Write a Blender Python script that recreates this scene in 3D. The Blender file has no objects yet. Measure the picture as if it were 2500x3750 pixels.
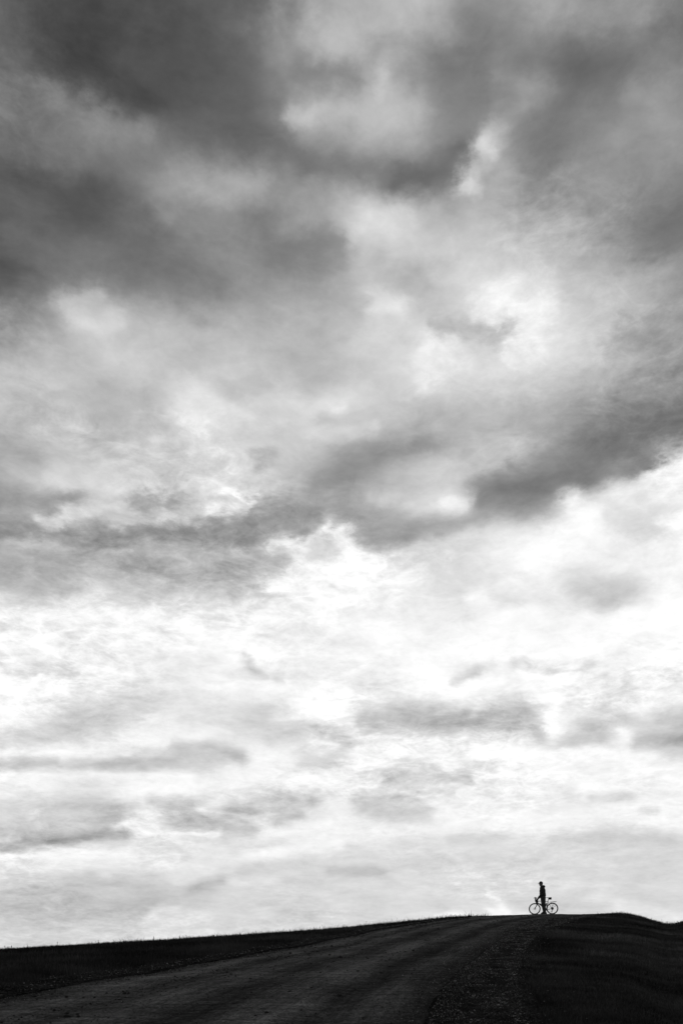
import bpy, bmesh, math, random
import numpy as np
from mathutils import Vector, Matrix

scene = bpy.context.scene
rad = math.radians

# ---------------------------------------------------------------- camera
cam_data = bpy.data.cameras.new('camera')
camera = bpy.data.objects.new('camera', cam_data)
scene.collection.objects.link(camera)
scene.camera = camera
cam_data.sensor_fit = 'VERTICAL'
cam_data.sensor_height = 36.0
cam_data.lens = 35.0
cam_data.clip_start = 0.1
cam_data.clip_end = 20000.0
camera.location = (0.0, 0.0, 0.0)                     # 1.6 m above the road
camera.rotation_euler = (rad(90), 0.0, 0.0)         # level, with the lens risen
cam_data.shift_y = 0.4493

scene.view_settings.view_transform = 'Standard'
scene.view_settings.look = 'None'
scene.view_settings.gamma = 1.0
scene.view_settings.exposure = 0.0
scene.view_settings.use_curve_mapping = False
scene.cycles.max_bounces = 4
scene.cycles.diffuse_bounces = 2

SUN_AZ, SUN_EL = 10.1, 33.1                           # the bright patch in the clouds

# ---------------------------------------------------------------- sky: cloud cover described by direction
SKY_BASE = {  # grey tone of the cloud cover every 1.2 degrees of azimuth (-24..24), by elevation
    0.0: (.83,.83,.83,.83,.83,.81,.80,.81,.82,.83,.85,.87,.86,.86,.86,.85,.85,.84,.84,.85,.86,.87,.87,.87,.87,.88,.88,.89,.88,.87,.87,.87,.87,.87,.88,.89,.91,.91,.91,.91,.91),
    0.6: (.83,.83,.83,.83,.83,.81,.80,.81,.82,.83,.85,.87,.86,.86,.86,.85,.85,.84,.84,.85,.86,.87,.87,.87,.87,.88,.88,.89,.88,.87,.87,.87,.87,.87,.88,.89,.91,.91,.91,.91,.91),
    1.2: (.83,.83,.83,.83,.83,.81,.80,.81,.82,.83,.85,.87,.86,.86,.86,.85,.85,.84,.84,.85,.86,.87,.87,.87,.87,.88,.88,.89,.88,.87,.87,.87,.87,.87,.88,.89,.91,.91,.91,.91,.91),
    1.8: (.83,.83,.83,.83,.83,.81,.80,.81,.82,.83,.85,.87,.86,.86,.86,.85,.85,.84,.84,.85,.86,.87,.87,.87,.87,.88,.88,.89,.88,.87,.87,.87,.87,.87,.88,.89,.91,.91,.91,.91,.91),
    2.4: (.83,.83,.83,.83,.83,.81,.80,.81,.82,.83,.85,.87,.86,.86,.86,.85,.85,.84,.84,.85,.86,.87,.87,.87,.87,.88,.88,.89,.88,.87,.87,.87,.87,.87,.88,.89,.91,.91,.91,.91,.91),
    3.0: (.76,.76,.76,.77,.77,.76,.75,.75,.76,.77,.80,.83,.85,.85,.85,.85,.84,.82,.82,.83,.85,.86,.86,.86,.86,.87,.88,.90,.88,.86,.85,.85,.85,.86,.87,.89,.90,.90,.90,.90,.89),
    3.6: (.74,.74,.74,.74,.74,.74,.73,.73,.73,.73,.75,.79,.82,.84,.84,.84,.83,.82,.82,.83,.85,.86,.85,.85,.86,.87,.87,.89,.87,.85,.84,.84,.85,.86,.86,.87,.87,.87,.86,.86,.86),
    4.2: (.79,.79,.78,.78,.78,.77,.75,.74,.73,.74,.74,.76,.79,.80,.82,.83,.83,.83,.83,.84,.85,.86,.87,.87,.87,.86,.86,.87,.87,.85,.84,.84,.86,.86,.85,.85,.85,.85,.85,.85,.85),
    4.8: (.86,.85,.85,.84,.84,.82,.81,.79,.77,.77,.77,.77,.79,.78,.80,.82,.84,.84,.84,.84,.86,.87,.88,.88,.88,.87,.86,.86,.87,.85,.84,.85,.86,.86,.85,.85,.85,.85,.85,.86,.86),
    5.4: (.90,.89,.89,.89,.89,.88,.88,.87,.85,.85,.84,.86,.88,.89,.88,.87,.86,.86,.85,.86,.87,.87,.87,.87,.86,.86,.86,.86,.86,.86,.85,.86,.86,.86,.85,.85,.86,.86,.86,.86,.86),
    6.0: (.92,.91,.91,.91,.91,.91,.91,.91,.92,.91,.91,.91,.91,.91,.89,.87,.86,.86,.86,.86,.84,.84,.85,.85,.85,.85,.85,.85,.86,.85,.85,.86,.86,.86,.85,.85,.86,.86,.86,.86,.86),
    6.6: (.81,.83,.84,.86,.87,.89,.91,.92,.91,.89,.89,.91,.90,.91,.90,.91,.91,.91,.91,.89,.86,.85,.85,.85,.85,.86,.85,.85,.84,.85,.86,.85,.84,.85,.85,.84,.85,.85,.85,.85,.84),
    7.2: (.78,.77,.76,.75,.75,.74,.78,.84,.87,.88,.88,.88,.88,.88,.88,.89,.90,.91,.92,.92,.90,.89,.88,.87,.87,.87,.85,.84,.85,.86,.85,.83,.83,.84,.84,.83,.85,.86,.87,.87,.88),
    7.8: (.82,.81,.81,.81,.81,.80,.77,.76,.79,.85,.90,.91,.87,.82,.83,.85,.88,.91,.93,.94,.94,.94,.92,.92,.92,.91,.90,.90,.90,.90,.89,.89,.89,.90,.90,.92,.92,.93,.93,.93,.94),
    8.4: (.83,.83,.83,.82,.82,.85,.84,.81,.79,.81,.88,.93,.87,.79,.80,.84,.87,.90,.92,.95,.96,.94,.92,.91,.93,.95,.96,.95,.95,.94,.93,.93,.94,.95,.95,.96,.95,.95,.95,.95,.95),
    9.0: (.88,.87,.86,.85,.85,.85,.84,.83,.81,.81,.84,.90,.85,.81,.84,.85,.84,.84,.87,.93,.95,.87,.84,.84,.88,.94,.95,.95,.95,.94,.92,.93,.94,.93,.94,.94,.95,.95,.95,.95,.95),
    9.6: (.92,.92,.91,.91,.91,.90,.89,.86,.86,.87,.88,.90,.86,.86,.89,.85,.82,.80,.84,.91,.89,.84,.80,.81,.87,.93,.93,.91,.93,.92,.91,.92,.92,.92,.93,.95,.95,.95,.95,.95,.95),
    10.2: (.88,.90,.91,.92,.92,.93,.93,.91,.91,.93,.95,.94,.93,.92,.91,.90,.87,.84,.84,.89,.94,.91,.86,.85,.86,.88,.90,.87,.91,.91,.91,.93,.93,.93,.94,.95,.95,.95,.95,.95,.95),
    10.8: (.82,.81,.80,.82,.83,.85,.88,.89,.90,.90,.91,.92,.94,.94,.95,.94,.93,.92,.92,.94,.95,.94,.90,.87,.87,.90,.90,.92,.94,.94,.95,.95,.95,.95,.95,.95,.95,.95,.94,.94,.94),
    11.4: (.86,.85,.85,.84,.84,.82,.84,.84,.83,.81,.78,.77,.80,.82,.88,.93,.93,.91,.89,.88,.89,.92,.89,.84,.83,.86,.90,.93,.95,.95,.95,.95,.95,.95,.95,.94,.93,.93,.92,.90,.86),
    12.0: (.87,.87,.87,.87,.87,.87,.88,.88,.88,.86,.84,.81,.79,.77,.81,.87,.91,.91,.88,.85,.87,.91,.91,.90,.90,.91,.93,.94,.96,.95,.95,.94,.93,.93,.93,.85,.79,.76,.73,.72,.73),
    12.6: (.87,.86,.85,.86,.86,.88,.89,.90,.92,.91,.90,.89,.87,.86,.85,.87,.89,.88,.85,.84,.85,.88,.93,.94,.93,.92,.93,.95,.95,.95,.93,.89,.85,.87,.87,.78,.75,.75,.76,.77,.78),
    13.2: (.94,.93,.92,.91,.89,.88,.85,.84,.88,.91,.91,.92,.90,.90,.90,.89,.87,.84,.83,.85,.87,.89,.90,.90,.88,.86,.87,.87,.86,.88,.93,.90,.81,.80,.84,.84,.79,.80,.81,.82,.84),
    13.8: (.96,.96,.96,.95,.95,.93,.91,.87,.84,.86,.89,.91,.89,.88,.88,.86,.85,.86,.87,.89,.93,.88,.83,.80,.79,.80,.81,.79,.77,.80,.90,.88,.81,.81,.86,.91,.86,.88,.89,.91,.91),
    14.4: (.95,.95,.95,.96,.96,.95,.93,.89,.86,.84,.85,.89,.89,.88,.85,.84,.85,.90,.94,.94,.91,.83,.77,.75,.77,.81,.83,.81,.80,.86,.92,.89,.85,.87,.91,.93,.92,.93,.94,.94,.94),
    15.0: (.95,.96,.96,.96,.96,.96,.95,.92,.90,.88,.86,.87,.90,.91,.90,.89,.89,.91,.95,.96,.95,.89,.84,.82,.84,.90,.93,.90,.89,.93,.95,.92,.89,.90,.92,.93,.93,.93,.92,.91,.92),
    15.6: (.93,.93,.94,.94,.95,.95,.96,.95,.93,.91,.88,.87,.89,.91,.94,.95,.94,.94,.96,.97,.96,.94,.94,.94,.95,.96,.96,.96,.94,.97,.97,.96,.94,.92,.93,.95,.93,.94,.94,.95,.96),
    16.2: (.93,.93,.93,.93,.93,.89,.86,.87,.92,.93,.91,.89,.89,.91,.95,.96,.96,.95,.94,.94,.91,.89,.91,.94,.96,.96,.94,.96,.95,.94,.92,.92,.93,.95,.95,.96,.96,.96,.97,.97,.97),
    16.8: (.93,.93,.93,.93,.93,.93,.94,.92,.91,.93,.92,.92,.91,.92,.94,.91,.90,.91,.92,.90,.91,.92,.94,.95,.95,.93,.89,.92,.91,.91,.92,.94,.95,.96,.96,.97,.97,.97,.97,.96,.96),
    17.4: (.93,.93,.93,.93,.93,.94,.94,.93,.92,.92,.92,.92,.93,.95,.96,.97,.96,.94,.93,.91,.91,.93,.96,.96,.96,.97,.96,.97,.96,.96,.97,.97,.96,.96,.96,.96,.96,.96,.96,.96,.96),
    18.0: (.94,.94,.94,.94,.93,.94,.94,.92,.92,.92,.93,.93,.94,.95,.96,.96,.95,.93,.92,.92,.91,.93,.96,.96,.96,.96,.96,.97,.96,.96,.95,.96,.96,.95,.95,.96,.96,.97,.97,.97,.97),
    19.2: (.78,.81,.85,.88,.91,.92,.93,.93,.94,.94,.93,.93,.94,.95,.96,.96,.94,.92,.93,.95,.94,.94,.95,.93,.92,.92,.94,.95,.96,.95,.93,.92,.93,.94,.96,.97,.97,.97,.97,.97,.97),
    20.4: (.67,.68,.68,.69,.69,.69,.70,.76,.82,.82,.81,.81,.83,.85,.86,.87,.88,.91,.94,.96,.97,.96,.94,.90,.88,.87,.88,.89,.90,.91,.88,.85,.82,.81,.84,.94,.96,.96,.97,.97,.97),
    21.6: (.62,.63,.64,.64,.65,.68,.70,.72,.74,.75,.73,.72,.73,.74,.74,.73,.75,.82,.90,.94,.96,.96,.95,.92,.88,.86,.86,.87,.90,.92,.91,.91,.91,.93,.95,.96,.97,.97,.97,.96,.96),
    22.8: (.57,.58,.58,.59,.60,.65,.65,.61,.60,.61,.63,.64,.66,.69,.70,.67,.68,.73,.81,.88,.90,.87,.84,.82,.82,.84,.89,.92,.94,.95,.96,.95,.92,.86,.85,.91,.96,.96,.96,.96,.96),
    24.0: (.65,.64,.62,.61,.60,.62,.70,.76,.77,.76,.73,.70,.67,.72,.73,.68,.64,.64,.67,.72,.74,.65,.61,.65,.73,.81,.83,.77,.74,.76,.86,.92,.93,.91,.88,.92,.96,.96,.96,.96,.96),
    25.2: (.70,.70,.69,.68,.68,.71,.76,.79,.82,.84,.83,.80,.76,.80,.85,.84,.75,.67,.62,.61,.66,.67,.67,.72,.79,.82,.74,.59,.54,.53,.55,.56,.62,.72,.79,.86,.90,.89,.87,.85,.80),
    26.4: (.69,.68,.67,.68,.68,.72,.75,.77,.79,.80,.79,.78,.77,.79,.83,.85,.82,.76,.68,.60,.56,.60,.65,.70,.74,.76,.74,.67,.65,.59,.52,.46,.43,.44,.50,.61,.67,.62,.57,.54,.51),
    27.6: (.76,.76,.75,.74,.72,.73,.75,.75,.74,.74,.76,.79,.80,.81,.81,.81,.79,.77,.76,.73,.65,.63,.63,.64,.67,.70,.72,.74,.72,.67,.60,.51,.46,.44,.44,.46,.46,.44,.44,.45,.47),
    28.8: (.78,.78,.78,.78,.78,.78,.77,.76,.73,.70,.70,.73,.80,.88,.86,.82,.80,.80,.80,.81,.80,.77,.74,.73,.71,.70,.70,.70,.68,.65,.62,.59,.57,.54,.53,.51,.50,.52,.53,.55,.56),
    30.0: (.71,.73,.75,.76,.78,.78,.77,.76,.75,.73,.72,.72,.75,.84,.83,.79,.78,.79,.82,.83,.84,.83,.81,.79,.76,.74,.74,.74,.75,.76,.76,.75,.72,.68,.65,.62,.59,.59,.59,.59,.59),
    31.2: (.45,.48,.53,.59,.63,.68,.69,.71,.74,.77,.78,.76,.73,.71,.74,.76,.75,.73,.70,.70,.73,.78,.81,.84,.88,.89,.84,.81,.84,.87,.84,.79,.76,.73,.69,.65,.59,.59,.59,.59,.62),
    32.4: (.38,.38,.37,.39,.41,.49,.60,.69,.76,.78,.74,.72,.72,.71,.72,.70,.68,.68,.69,.70,.72,.75,.79,.82,.85,.84,.80,.76,.88,.94,.86,.79,.75,.72,.71,.68,.67,.69,.73,.67,.61),
    33.6: (.39,.39,.39,.38,.38,.39,.46,.56,.63,.63,.59,.55,.56,.56,.58,.61,.64,.66,.68,.67,.68,.68,.77,.77,.73,.73,.79,.86,.90,.87,.78,.72,.69,.67,.63,.58,.52,.49,.47,.45,.44),
    34.8: (.39,.39,.39,.39,.39,.40,.41,.44,.46,.45,.45,.45,.47,.49,.53,.55,.56,.57,.59,.61,.66,.71,.71,.67,.68,.74,.80,.83,.81,.79,.74,.69,.63,.55,.48,.44,.43,.44,.45,.46,.47),
    36.0: (.38,.38,.37,.38,.38,.38,.37,.35,.35,.38,.43,.46,.49,.52,.56,.55,.51,.47,.47,.52,.63,.71,.74,.75,.76,.76,.76,.75,.74,.73,.71,.67,.62,.57,.50,.48,.47,.48,.48,.49,.50),
    37.2: (.44,.43,.41,.40,.39,.36,.34,.33,.33,.37,.44,.51,.57,.56,.54,.52,.52,.56,.60,.64,.72,.80,.79,.75,.69,.67,.73,.72,.68,.63,.58,.57,.58,.58,.55,.53,.51,.52,.53,.54,.55),
    38.4: (.47,.47,.47,.46,.45,.45,.46,.46,.46,.47,.49,.52,.56,.60,.61,.60,.57,.55,.57,.59,.62,.64,.60,.55,.51,.50,.56,.70,.64,.53,.52,.55,.56,.57,.56,.56,.56,.57,.58,.57,.57),
    39.6: (.44,.45,.46,.47,.47,.47,.48,.50,.54,.52,.49,.46,.43,.41,.39,.38,.39,.43,.48,.53,.57,.58,.59,.58,.54,.48,.48,.64,.55,.47,.45,.48,.51,.52,.54,.57,.56,.56,.55,.55,.54),
    40.8: (.40,.41,.43,.43,.44,.41,.38,.34,.32,.31,.31,.32,.33,.33,.34,.35,.39,.50,.63,.66,.68,.70,.72,.68,.59,.49,.47,.47,.55,.55,.48,.42,.41,.43,.49,.53,.51,.49,.46,.44,.43),
    42.0: (.36,.36,.37,.38,.38,.37,.33,.29,.27,.29,.31,.33,.34,.35,.36,.39,.42,.46,.51,.54,.57,.62,.64,.59,.51,.46,.47,.50,.51,.48,.44,.40,.41,.45,.48,.46,.42,.44,.46,.49,.49),
    43.2: (.36,.36,.36,.36,.36,.34,.31,.29,.28,.28,.29,.31,.32,.35,.36,.39,.45,.54,.64,.72,.73,.71,.69,.68,.65,.60,.53,.52,.53,.55,.58,.58,.56,.57,.59,.56,.49,.49,.49,.49,.49),
    44.4: (.36,.36,.36,.36,.36,.34,.31,.29,.28,.28,.29,.30,.32,.34,.35,.37,.39,.45,.52,.60,.66,.68,.71,.73,.72,.68,.60,.59,.57,.60,.62,.60,.58,.58,.59,.56,.49,.49,.49,.49,.49),
    45.6: (.36,.36,.36,.36,.36,.34,.31,.29,.28,.28,.29,.30,.32,.34,.35,.37,.39,.45,.52,.60,.66,.68,.71,.73,.72,.68,.60,.59,.57,.60,.62,.60,.58,.58,.59,.56,.49,.49,.49,.49,.49),
    46.8: (.36,.36,.36,.36,.36,.34,.31,.29,.28,.28,.29,.30,.32,.34,.35,.37,.39,.45,.52,.60,.66,.68,.71,.73,.72,.68,.60,.59,.57,.60,.62,.60,.58,.58,.59,.56,.49,.49,.49,.49,.49),
    48.0: (.36,.36,.36,.36,.36,.34,.31,.29,.28,.28,.29,.30,.32,.34,.35,.37,.39,.45,.52,.60,.66,.68,.71,.73,.72,.68,.60,.59,.57,.60,.62,.60,.58,.58,.59,.56,.49,.49,.49,.49,.49),
    49.2: (.36,.36,.36,.36,.36,.34,.31,.29,.28,.28,.29,.30,.32,.34,.35,.37,.39,.45,.52,.60,.66,.68,.71,.73,.72,.68,.60,.59,.57,.60,.62,.60,.58,.58,.59,.56,.49,.49,.49,.49,.49),
}
CLOUD_BANKS = [  # (path in azimuth, elevation degrees), half width degrees, tone, strength
    (((-18.92,39.57), (-16.19,39.85), (-13.85,39.81), (-11.47,39.71)), 0.46, 0.50, 0.42),
    (((-13.62,39.55), (-11.23,39.66)), 0.40, 0.58, 0.42),
    (((-3.60,39.26), (0.40,38.83), (4.40,38.66), (6.39,38.92)), 0.49, 0.41, 0.52),
    (((-2.10,40.04), (-0.10,39.76), (1.65,39.75)), 0.44, 0.59, 0.35),
    (((-17.80,34.54), (-15.50,34.53)), 0.46, 0.44, 0.35),
    (((-8.55,37.97), (-6.59,38.04), (-4.85,38.34)), 0.38, 0.71, 0.52),
    (((-9.78,38.30), (-3.60,38.73)), 0.52, 0.64, 0.28),
    (((-10.63,36.68), (-9.78,36.62), (-10.26,36.39)), 0.23, 0.58, 0.60),
    (((-5.10,37.04), (-2.10,36.41), (-0.10,36.15)), 0.39, 0.45, 0.42),
    (((-7.08,35.98), (-5.10,35.75)), 0.36, 0.55, 0.35),
    (((1.65,36.82), (2.40,36.65)), 0.35, 0.87, 0.35),
    (((-3.60,36.62), (-2.10,37.13)), 0.35, 0.64, 0.42),
    (((3.40,37.10), (3.65,36.13), (1.65,36.01)), 0.43, 0.80, 0.35),
    (((8.65,39.71), (7.99,39.27), (7.50,38.70), (6.88,38.20)), 0.32, 0.83, 0.56),
    (((7.74,39.21), (8.36,39.32)), 0.20, 0.87, 0.70),
    (((6.93,38.12), (7.50,37.98)), 0.23, 0.87, 0.70),
    (((9.09,39.41), (8.11,38.13), (9.46,37.72)), 0.49, 0.65, 0.42),
    (((2.90,38.49), (5.64,38.55), (6.88,39.19)), 0.37, 0.39, 0.56),
    (((9.09,41.55), (10.67,41.28), (11.40,41.07)), 0.31, 0.60, 0.49),
    (((10.07,40.70), (10.67,40.93)), 0.21, 0.60, 0.60),
    (((11.28,43.37), (13.19,43.36), (15.08,42.93), (16.93,42.79)), 0.36, 0.63, 0.42),
    (((16.47,40.45), (17.84,40.24)), 0.38, 0.60, 0.42),
    (((-1.23,42.76), (-0.55,42.60)), 0.26, 0.75, 0.49),
    (((-3.60,42.95), (-2.10,43.05)), 0.51, 0.59, 0.35),
    (((-3.05,40.57), (-1.98,40.74)), 0.32, 0.76, 0.56),
    (((-0.85,40.75), (1.40,40.85), (3.65,40.70)), 0.50, 0.71, 0.42),
    (((2.40,41.75), (2.20,41.59)), 0.25, 0.77, 0.49),
    (((-2.35,42.10), (0.40,42.02)), 0.35, 0.48, 0.49),
    (((1.65,42.59), (2.90,42.97), (4.90,43.03)), 0.31, 0.55, 0.28),
    (((12.48,38.12), (13.43,38.17)), 0.29, 0.61, 0.35),
    (((5.15,36.96), (6.39,36.50)), 0.31, 0.67, 0.28),
    (((15.77,31.62), (18.92,31.87)), 0.59, 0.50, 0.42),
    (((17.16,33.65), (18.92,33.87)), 0.42, 0.73, 0.28),
    (((18.74,27.05), (17.39,27.13)), 0.21, 0.59, 0.20),
    (((8.11,33.74), (9.82,33.48), (11.76,33.41)), 0.53, 0.96, 0.49),
    (((5.64,32.97), (7.87,32.92), (9.34,32.35)), 0.25, 0.65, 0.70),
    (((7.62,32.38), (9.34,31.91)), 0.33, 0.73, 0.42),
    (((5.10,31.97), (5.02,30.97)), 0.51, 0.92, 0.45),
    (((2.10,33.99), (3.53,33.75)), 0.41, 0.88, 0.56),
    (((2.90,34.32), (1.90,34.67)), 0.28, 0.82, 0.35),
    (((2.15,35.18), (3.90,34.80)), 0.36, 0.67, 0.42),
    (((-16.65,34.21), (-9.53,34.49), (-7.08,34.65)), 0.56, 0.46, 0.39),
    (((-15.26,32.89), (-13.97,33.52)), 0.32, 0.81, 0.56),
    (((-14.80,32.17), (-12.86,32.51)), 0.30, 0.87, 0.59),
    (((-17.57,31.90), (-16.19,32.17)), 0.40, 0.59, 0.28),
    (((-12.43,32.69), (-5.59,32.48)), 0.63, 0.76, 0.28),
    (((-8.80,29.94), (-6.96,29.30), (-7.57,28.89)), 0.61, 0.89, 0.52),
    (((-6.59,29.60), (-4.10,29.51), (-2.10,29.27), (-0.10,28.62)), 0.44, 0.84, 0.42),
    (((-6.34,30.36), (-4.60,30.43)), 0.35, 0.70, 0.42),
    (((-0.98,29.00), (1.15,28.62)), 0.27, 0.73, 0.60),
    (((-4.35,29.13), (-3.60,29.05)), 0.20, 0.75, 0.60),
    (((-10.50,27.70), (-9.90,27.78)), 0.27, 0.85, 0.70),
    (((-18.92,26.93), (-17.34,26.37)), 0.39, 0.60, 0.42),
    (((-4.72,27.23), (-3.85,27.40)), 0.25, 0.67, 0.70),
    (((-13.62,29.90), (-11.23,29.66)), 0.56, 0.67, 0.35),
    (((-16.65,28.07), (-13.14,27.70)), 0.65, 0.71, 0.28),
    (((-1.10,25.84), (0.40,26.91), (2.90,27.48), (5.02,27.85)), 0.54, 0.53, 0.56),
    (((5.40,28.03), (8.36,28.46), (10.31,28.71)), 0.44, 0.66, 0.35),
    (((-5.59,24.72), (-2.60,25.42), (-0.60,26.15)), 0.46, 0.57, 0.49),
    (((8.11,25.76), (11.52,25.65), (13.43,25.88), (15.54,26.45), (17.39,27.00), (19.42,27.88)), 0.61, 0.40, 0.59),
    (((9.34,26.45), (12.72,26.77), (16.24,27.37)), 0.57, 0.49, 0.35),
    (((2.90,26.72), (5.64,26.84), (7.87,26.54)), 0.54, 0.78, 0.35),
    (((8.36,26.90), (10.07,27.18)), 0.36, 0.78, 0.42),
    (((1.65,23.52), (4.40,23.89), (6.88,24.15), (9.09,24.51), (12.48,24.61)), 0.40, 0.59, 0.59),
    (((12.48,24.51), (12.95,24.67)), 0.23, 0.75, 0.60),
    (((0.15,24.62), (1.90,23.98), (3.90,24.05)), 0.57, 0.59, 0.56),
    (((4.15,24.83), (5.40,24.99), (6.88,25.02)), 0.37, 0.87, 0.42),
    (((5.77,25.02), (6.93,25.01)), 0.21, 0.93, 0.60),
    (((2.65,25.31), (4.53,25.31)), 0.30, 0.82, 0.42),
    (((1.65,25.53), (2.40,25.11)), 0.23, 0.76, 0.50),
    (((-19.37,24.07), (-17.11,24.31), (-15.15,24.76)), 0.44, 0.53, 0.52),
    (((-19.37,22.43), (-17.57,23.01), (-15.03,22.75), (-11.95,23.05), (-9.04,23.50), (-6.59,23.71)), 0.39, 0.54, 0.59),
    (((-6.59,23.62), (-3.60,24.26), (-1.60,24.55)), 0.52, 0.54, 0.59),
    (((-5.59,23.89), (-3.10,24.17)), 0.28, 0.49, 0.40),
    (((-16.54,23.57), (-14.33,24.04), (-13.26,24.48)), 0.32, 0.85, 0.56),
    (((-13.03,23.91), (-8.80,24.34)), 0.35, 0.83, 0.52),
    (((-6.14,25.62), (-5.54,25.40)), 0.25, 0.94, 0.85),
    (((-13.14,25.16), (-10.26,25.55)), 0.32, 0.85, 0.49),
    (((-16.19,25.44), (-15.73,25.40)), 0.26, 0.84, 0.50),
    (((-11.95,24.82), (-9.41,25.04)), 0.28, 0.66, 0.70),
    (((-7.82,25.13), (-5.59,24.82)), 0.37, 0.78, 0.35),
    (((-18.92,21.92), (-16.19,22.06)), 0.36, 0.73, 0.35),
    (((-19.37,21.05), (-15.50,21.42)), 0.65, 0.67, 0.49),
    (((-12.19,21.95), (-9.04,21.51), (-7.08,21.48), (-3.85,22.08)), 0.43, 0.64, 0.52),
    (((-16.88,20.23), (-15.50,20.15)), 0.42, 0.70, 0.42),
    (((-11.95,22.39), (-9.04,22.54)), 0.33, 0.75, 0.35),
    (((-5.84,22.68), (-3.60,22.90)), 0.33, 0.78, 0.35),
    (((-2.10,22.99), (-0.60,23.30)), 0.38, 0.88, 0.42),
    (((0.53,22.51), (-0.10,23.68)), 0.47, 0.99, 0.59),
    (((-0.35,24.10), (0.40,23.78)), 0.24, 0.92, 0.60),
    (((-3.60,21.29), (-0.60,21.54), (2.90,21.74)), 0.53, 0.97, 0.49),
    (((13.19,24.59), (14.49,24.02)), 0.45, 0.97, 0.56),
    (((15.54,24.92), (19.42,25.81)), 0.64, 0.95, 0.59),
    (((12.72,23.78), (14.61,22.79), (18.74,21.94)), 0.59, 0.98, 0.49),
    (((15.08,23.77), (16.93,23.13)), 0.54, 0.81, 0.49),
    (((17.39,24.32), (18.92,24.52)), 0.43, 0.93, 0.35),
    (((9.09,23.52), (11.76,23.03)), 0.60, 0.97, 0.42),
    (((5.64,21.84), (7.87,21.32), (10.31,20.32)), 0.48, 0.84, 0.49),
    (((10.31,20.04), (11.76,20.06)), 0.24, 0.88, 0.50),
    (((13.67,20.31), (16.12,20.31)), 0.60, 0.75, 0.52),
    (((14.61,19.71), (15.31,19.70)), 0.33, 0.72, 0.42),
    (((2.40,20.22), (5.40,19.66)), 0.60, 0.90, 0.49),
    (((5.40,22.10), (6.39,22.49)), 0.33, 0.84, 0.35),
    (((7.38,20.41), (8.36,20.14)), 0.29, 0.97, 0.70),
    (((-5.54,19.31), (-5.15,19.14)), 0.14, 0.85, 0.60),
    (((-5.30,17.43), (-5.05,17.02), (-4.80,16.80)), 0.17, 0.79, 0.65),
    (((-4.60,16.67), (-4.30,16.54)), 0.14, 0.82, 0.50),
    (((-3.70,16.36), (-3.48,16.32)), 0.14, 0.80, 0.70),
    (((2.90,17.29), (3.03,17.06)), 0.14, 0.89, 0.50),
    (((-18.25,15.79), (-17.23,16.05), (-15.15,16.28)), 0.13, 0.82, 0.60),
    (((-18.92,16.21), (-18.47,16.03)), 0.18, 0.85, 0.60),
    (((6.51,16.11), (7.03,16.32), (7.62,16.53)), 0.14, 0.79, 0.60),
    (((7.74,16.80), (8.65,16.97)), 0.11, 0.83, 0.50),
    (((9.82,17.07), (10.79,16.84)), 0.16, 0.83, 0.60),
    (((10.67,16.74), (12.00,16.57), (13.90,16.52)), 0.14, 0.82, 0.60),
    (((15.08,17.19), (15.77,17.18)), 0.16, 0.87, 0.50),
    (((18.07,15.89), (18.52,15.70)), 0.16, 0.87, 0.60),
    (((-14.91,13.70), (-13.38,14.04), (-11.71,14.24)), 0.50, 0.82, 0.52),
    (((-10.02,16.16), (-8.80,15.53)), 0.50, 0.89, 0.35),
    (((-5.72,14.42), (-4.48,14.49)), 0.34, 0.78, 0.80),
    (((-8.80,14.09), (-3.35,14.70)), 0.46, 0.86, 0.42),
    (((1.15,15.93), (2.90,15.80)), 0.34, 0.88, 0.60),
    (((-0.35,15.82), (0.40,15.75)), 0.20, 0.98, 0.60),
    (((1.15,14.11), (2.90,14.40), (4.90,14.48), (7.38,13.95), (10.07,13.97)), 0.43, 0.68, 0.59),
    (((8.85,14.25), (10.07,14.50), (11.04,13.63)), 0.48, 0.68, 0.56),
    (((5.40,14.75), (6.88,14.43)), 0.28, 0.77, 0.40),
    (((9.09,15.05), (10.07,15.13)), 0.39, 0.83, 0.42),
    (((13.67,13.40), (14.73,12.93)), 0.39, 0.71, 0.52),
    (((11.40,12.77), (14.61,12.78)), 0.19, 0.73, 0.75),
    (((15.08,15.19), (16.01,15.79)), 0.43, 0.88, 0.35),
    (((16.58,12.50), (19.42,12.57)), 0.37, 0.64, 0.59),
    (((18.07,13.62), (19.42,13.74)), 0.42, 0.77, 0.49),
    (((11.88,14.23), (12.00,13.07)), 0.34, 0.98, 0.80),
    (((15.77,13.10), (16.01,12.62)), 0.27, 0.97, 0.70),
    (((-17.68,12.70), (-15.38,13.03)), 0.38, 0.78, 0.52),
    (((-18.92,12.38), (-18.25,12.57)), 0.38, 0.82, 0.42),
    (((-4.10,13.27), (-2.10,13.87), (0.15,13.54)), 0.34, 0.79, 0.70),
    (((-2.35,11.72), (-0.48,11.97)), 0.23, 0.79, 0.70),
    (((-0.23,12.83), (1.65,13.04)), 0.20, 0.79, 0.75),
    (((-1.60,12.97), (-0.48,12.97)), 0.12, 0.96, 0.80),
    (((-19.37,11.11), (-17.57,11.33), (-15.96,11.43)), 0.27, 0.75, 0.80),
    (((-15.03,11.29), (-12.19,11.66), (-9.53,11.88)), 0.31, 0.76, 0.80),
    (((-9.29,12.53), (-7.57,12.67), (-5.72,12.17)), 0.29, 0.72, 0.80),
    (((-11.23,11.35), (-10.26,11.62)), 0.26, 0.72, 0.60),
    (((-6.09,13.28), (-4.60,13.36)), 0.23, 0.84, 0.60),
    (((2.65,11.04), (4.90,11.18), (7.25,10.97)), 0.23, 0.76, 0.80),
    (((0.90,12.16), (2.90,12.27)), 0.41, 0.95, 0.35),
    (((-15.50,9.28), (-12.19,8.91)), 0.40, 0.79, 0.49),
    (((-14.56,8.97), (-12.91,8.89)), 0.28, 0.75, 0.60),
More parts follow.
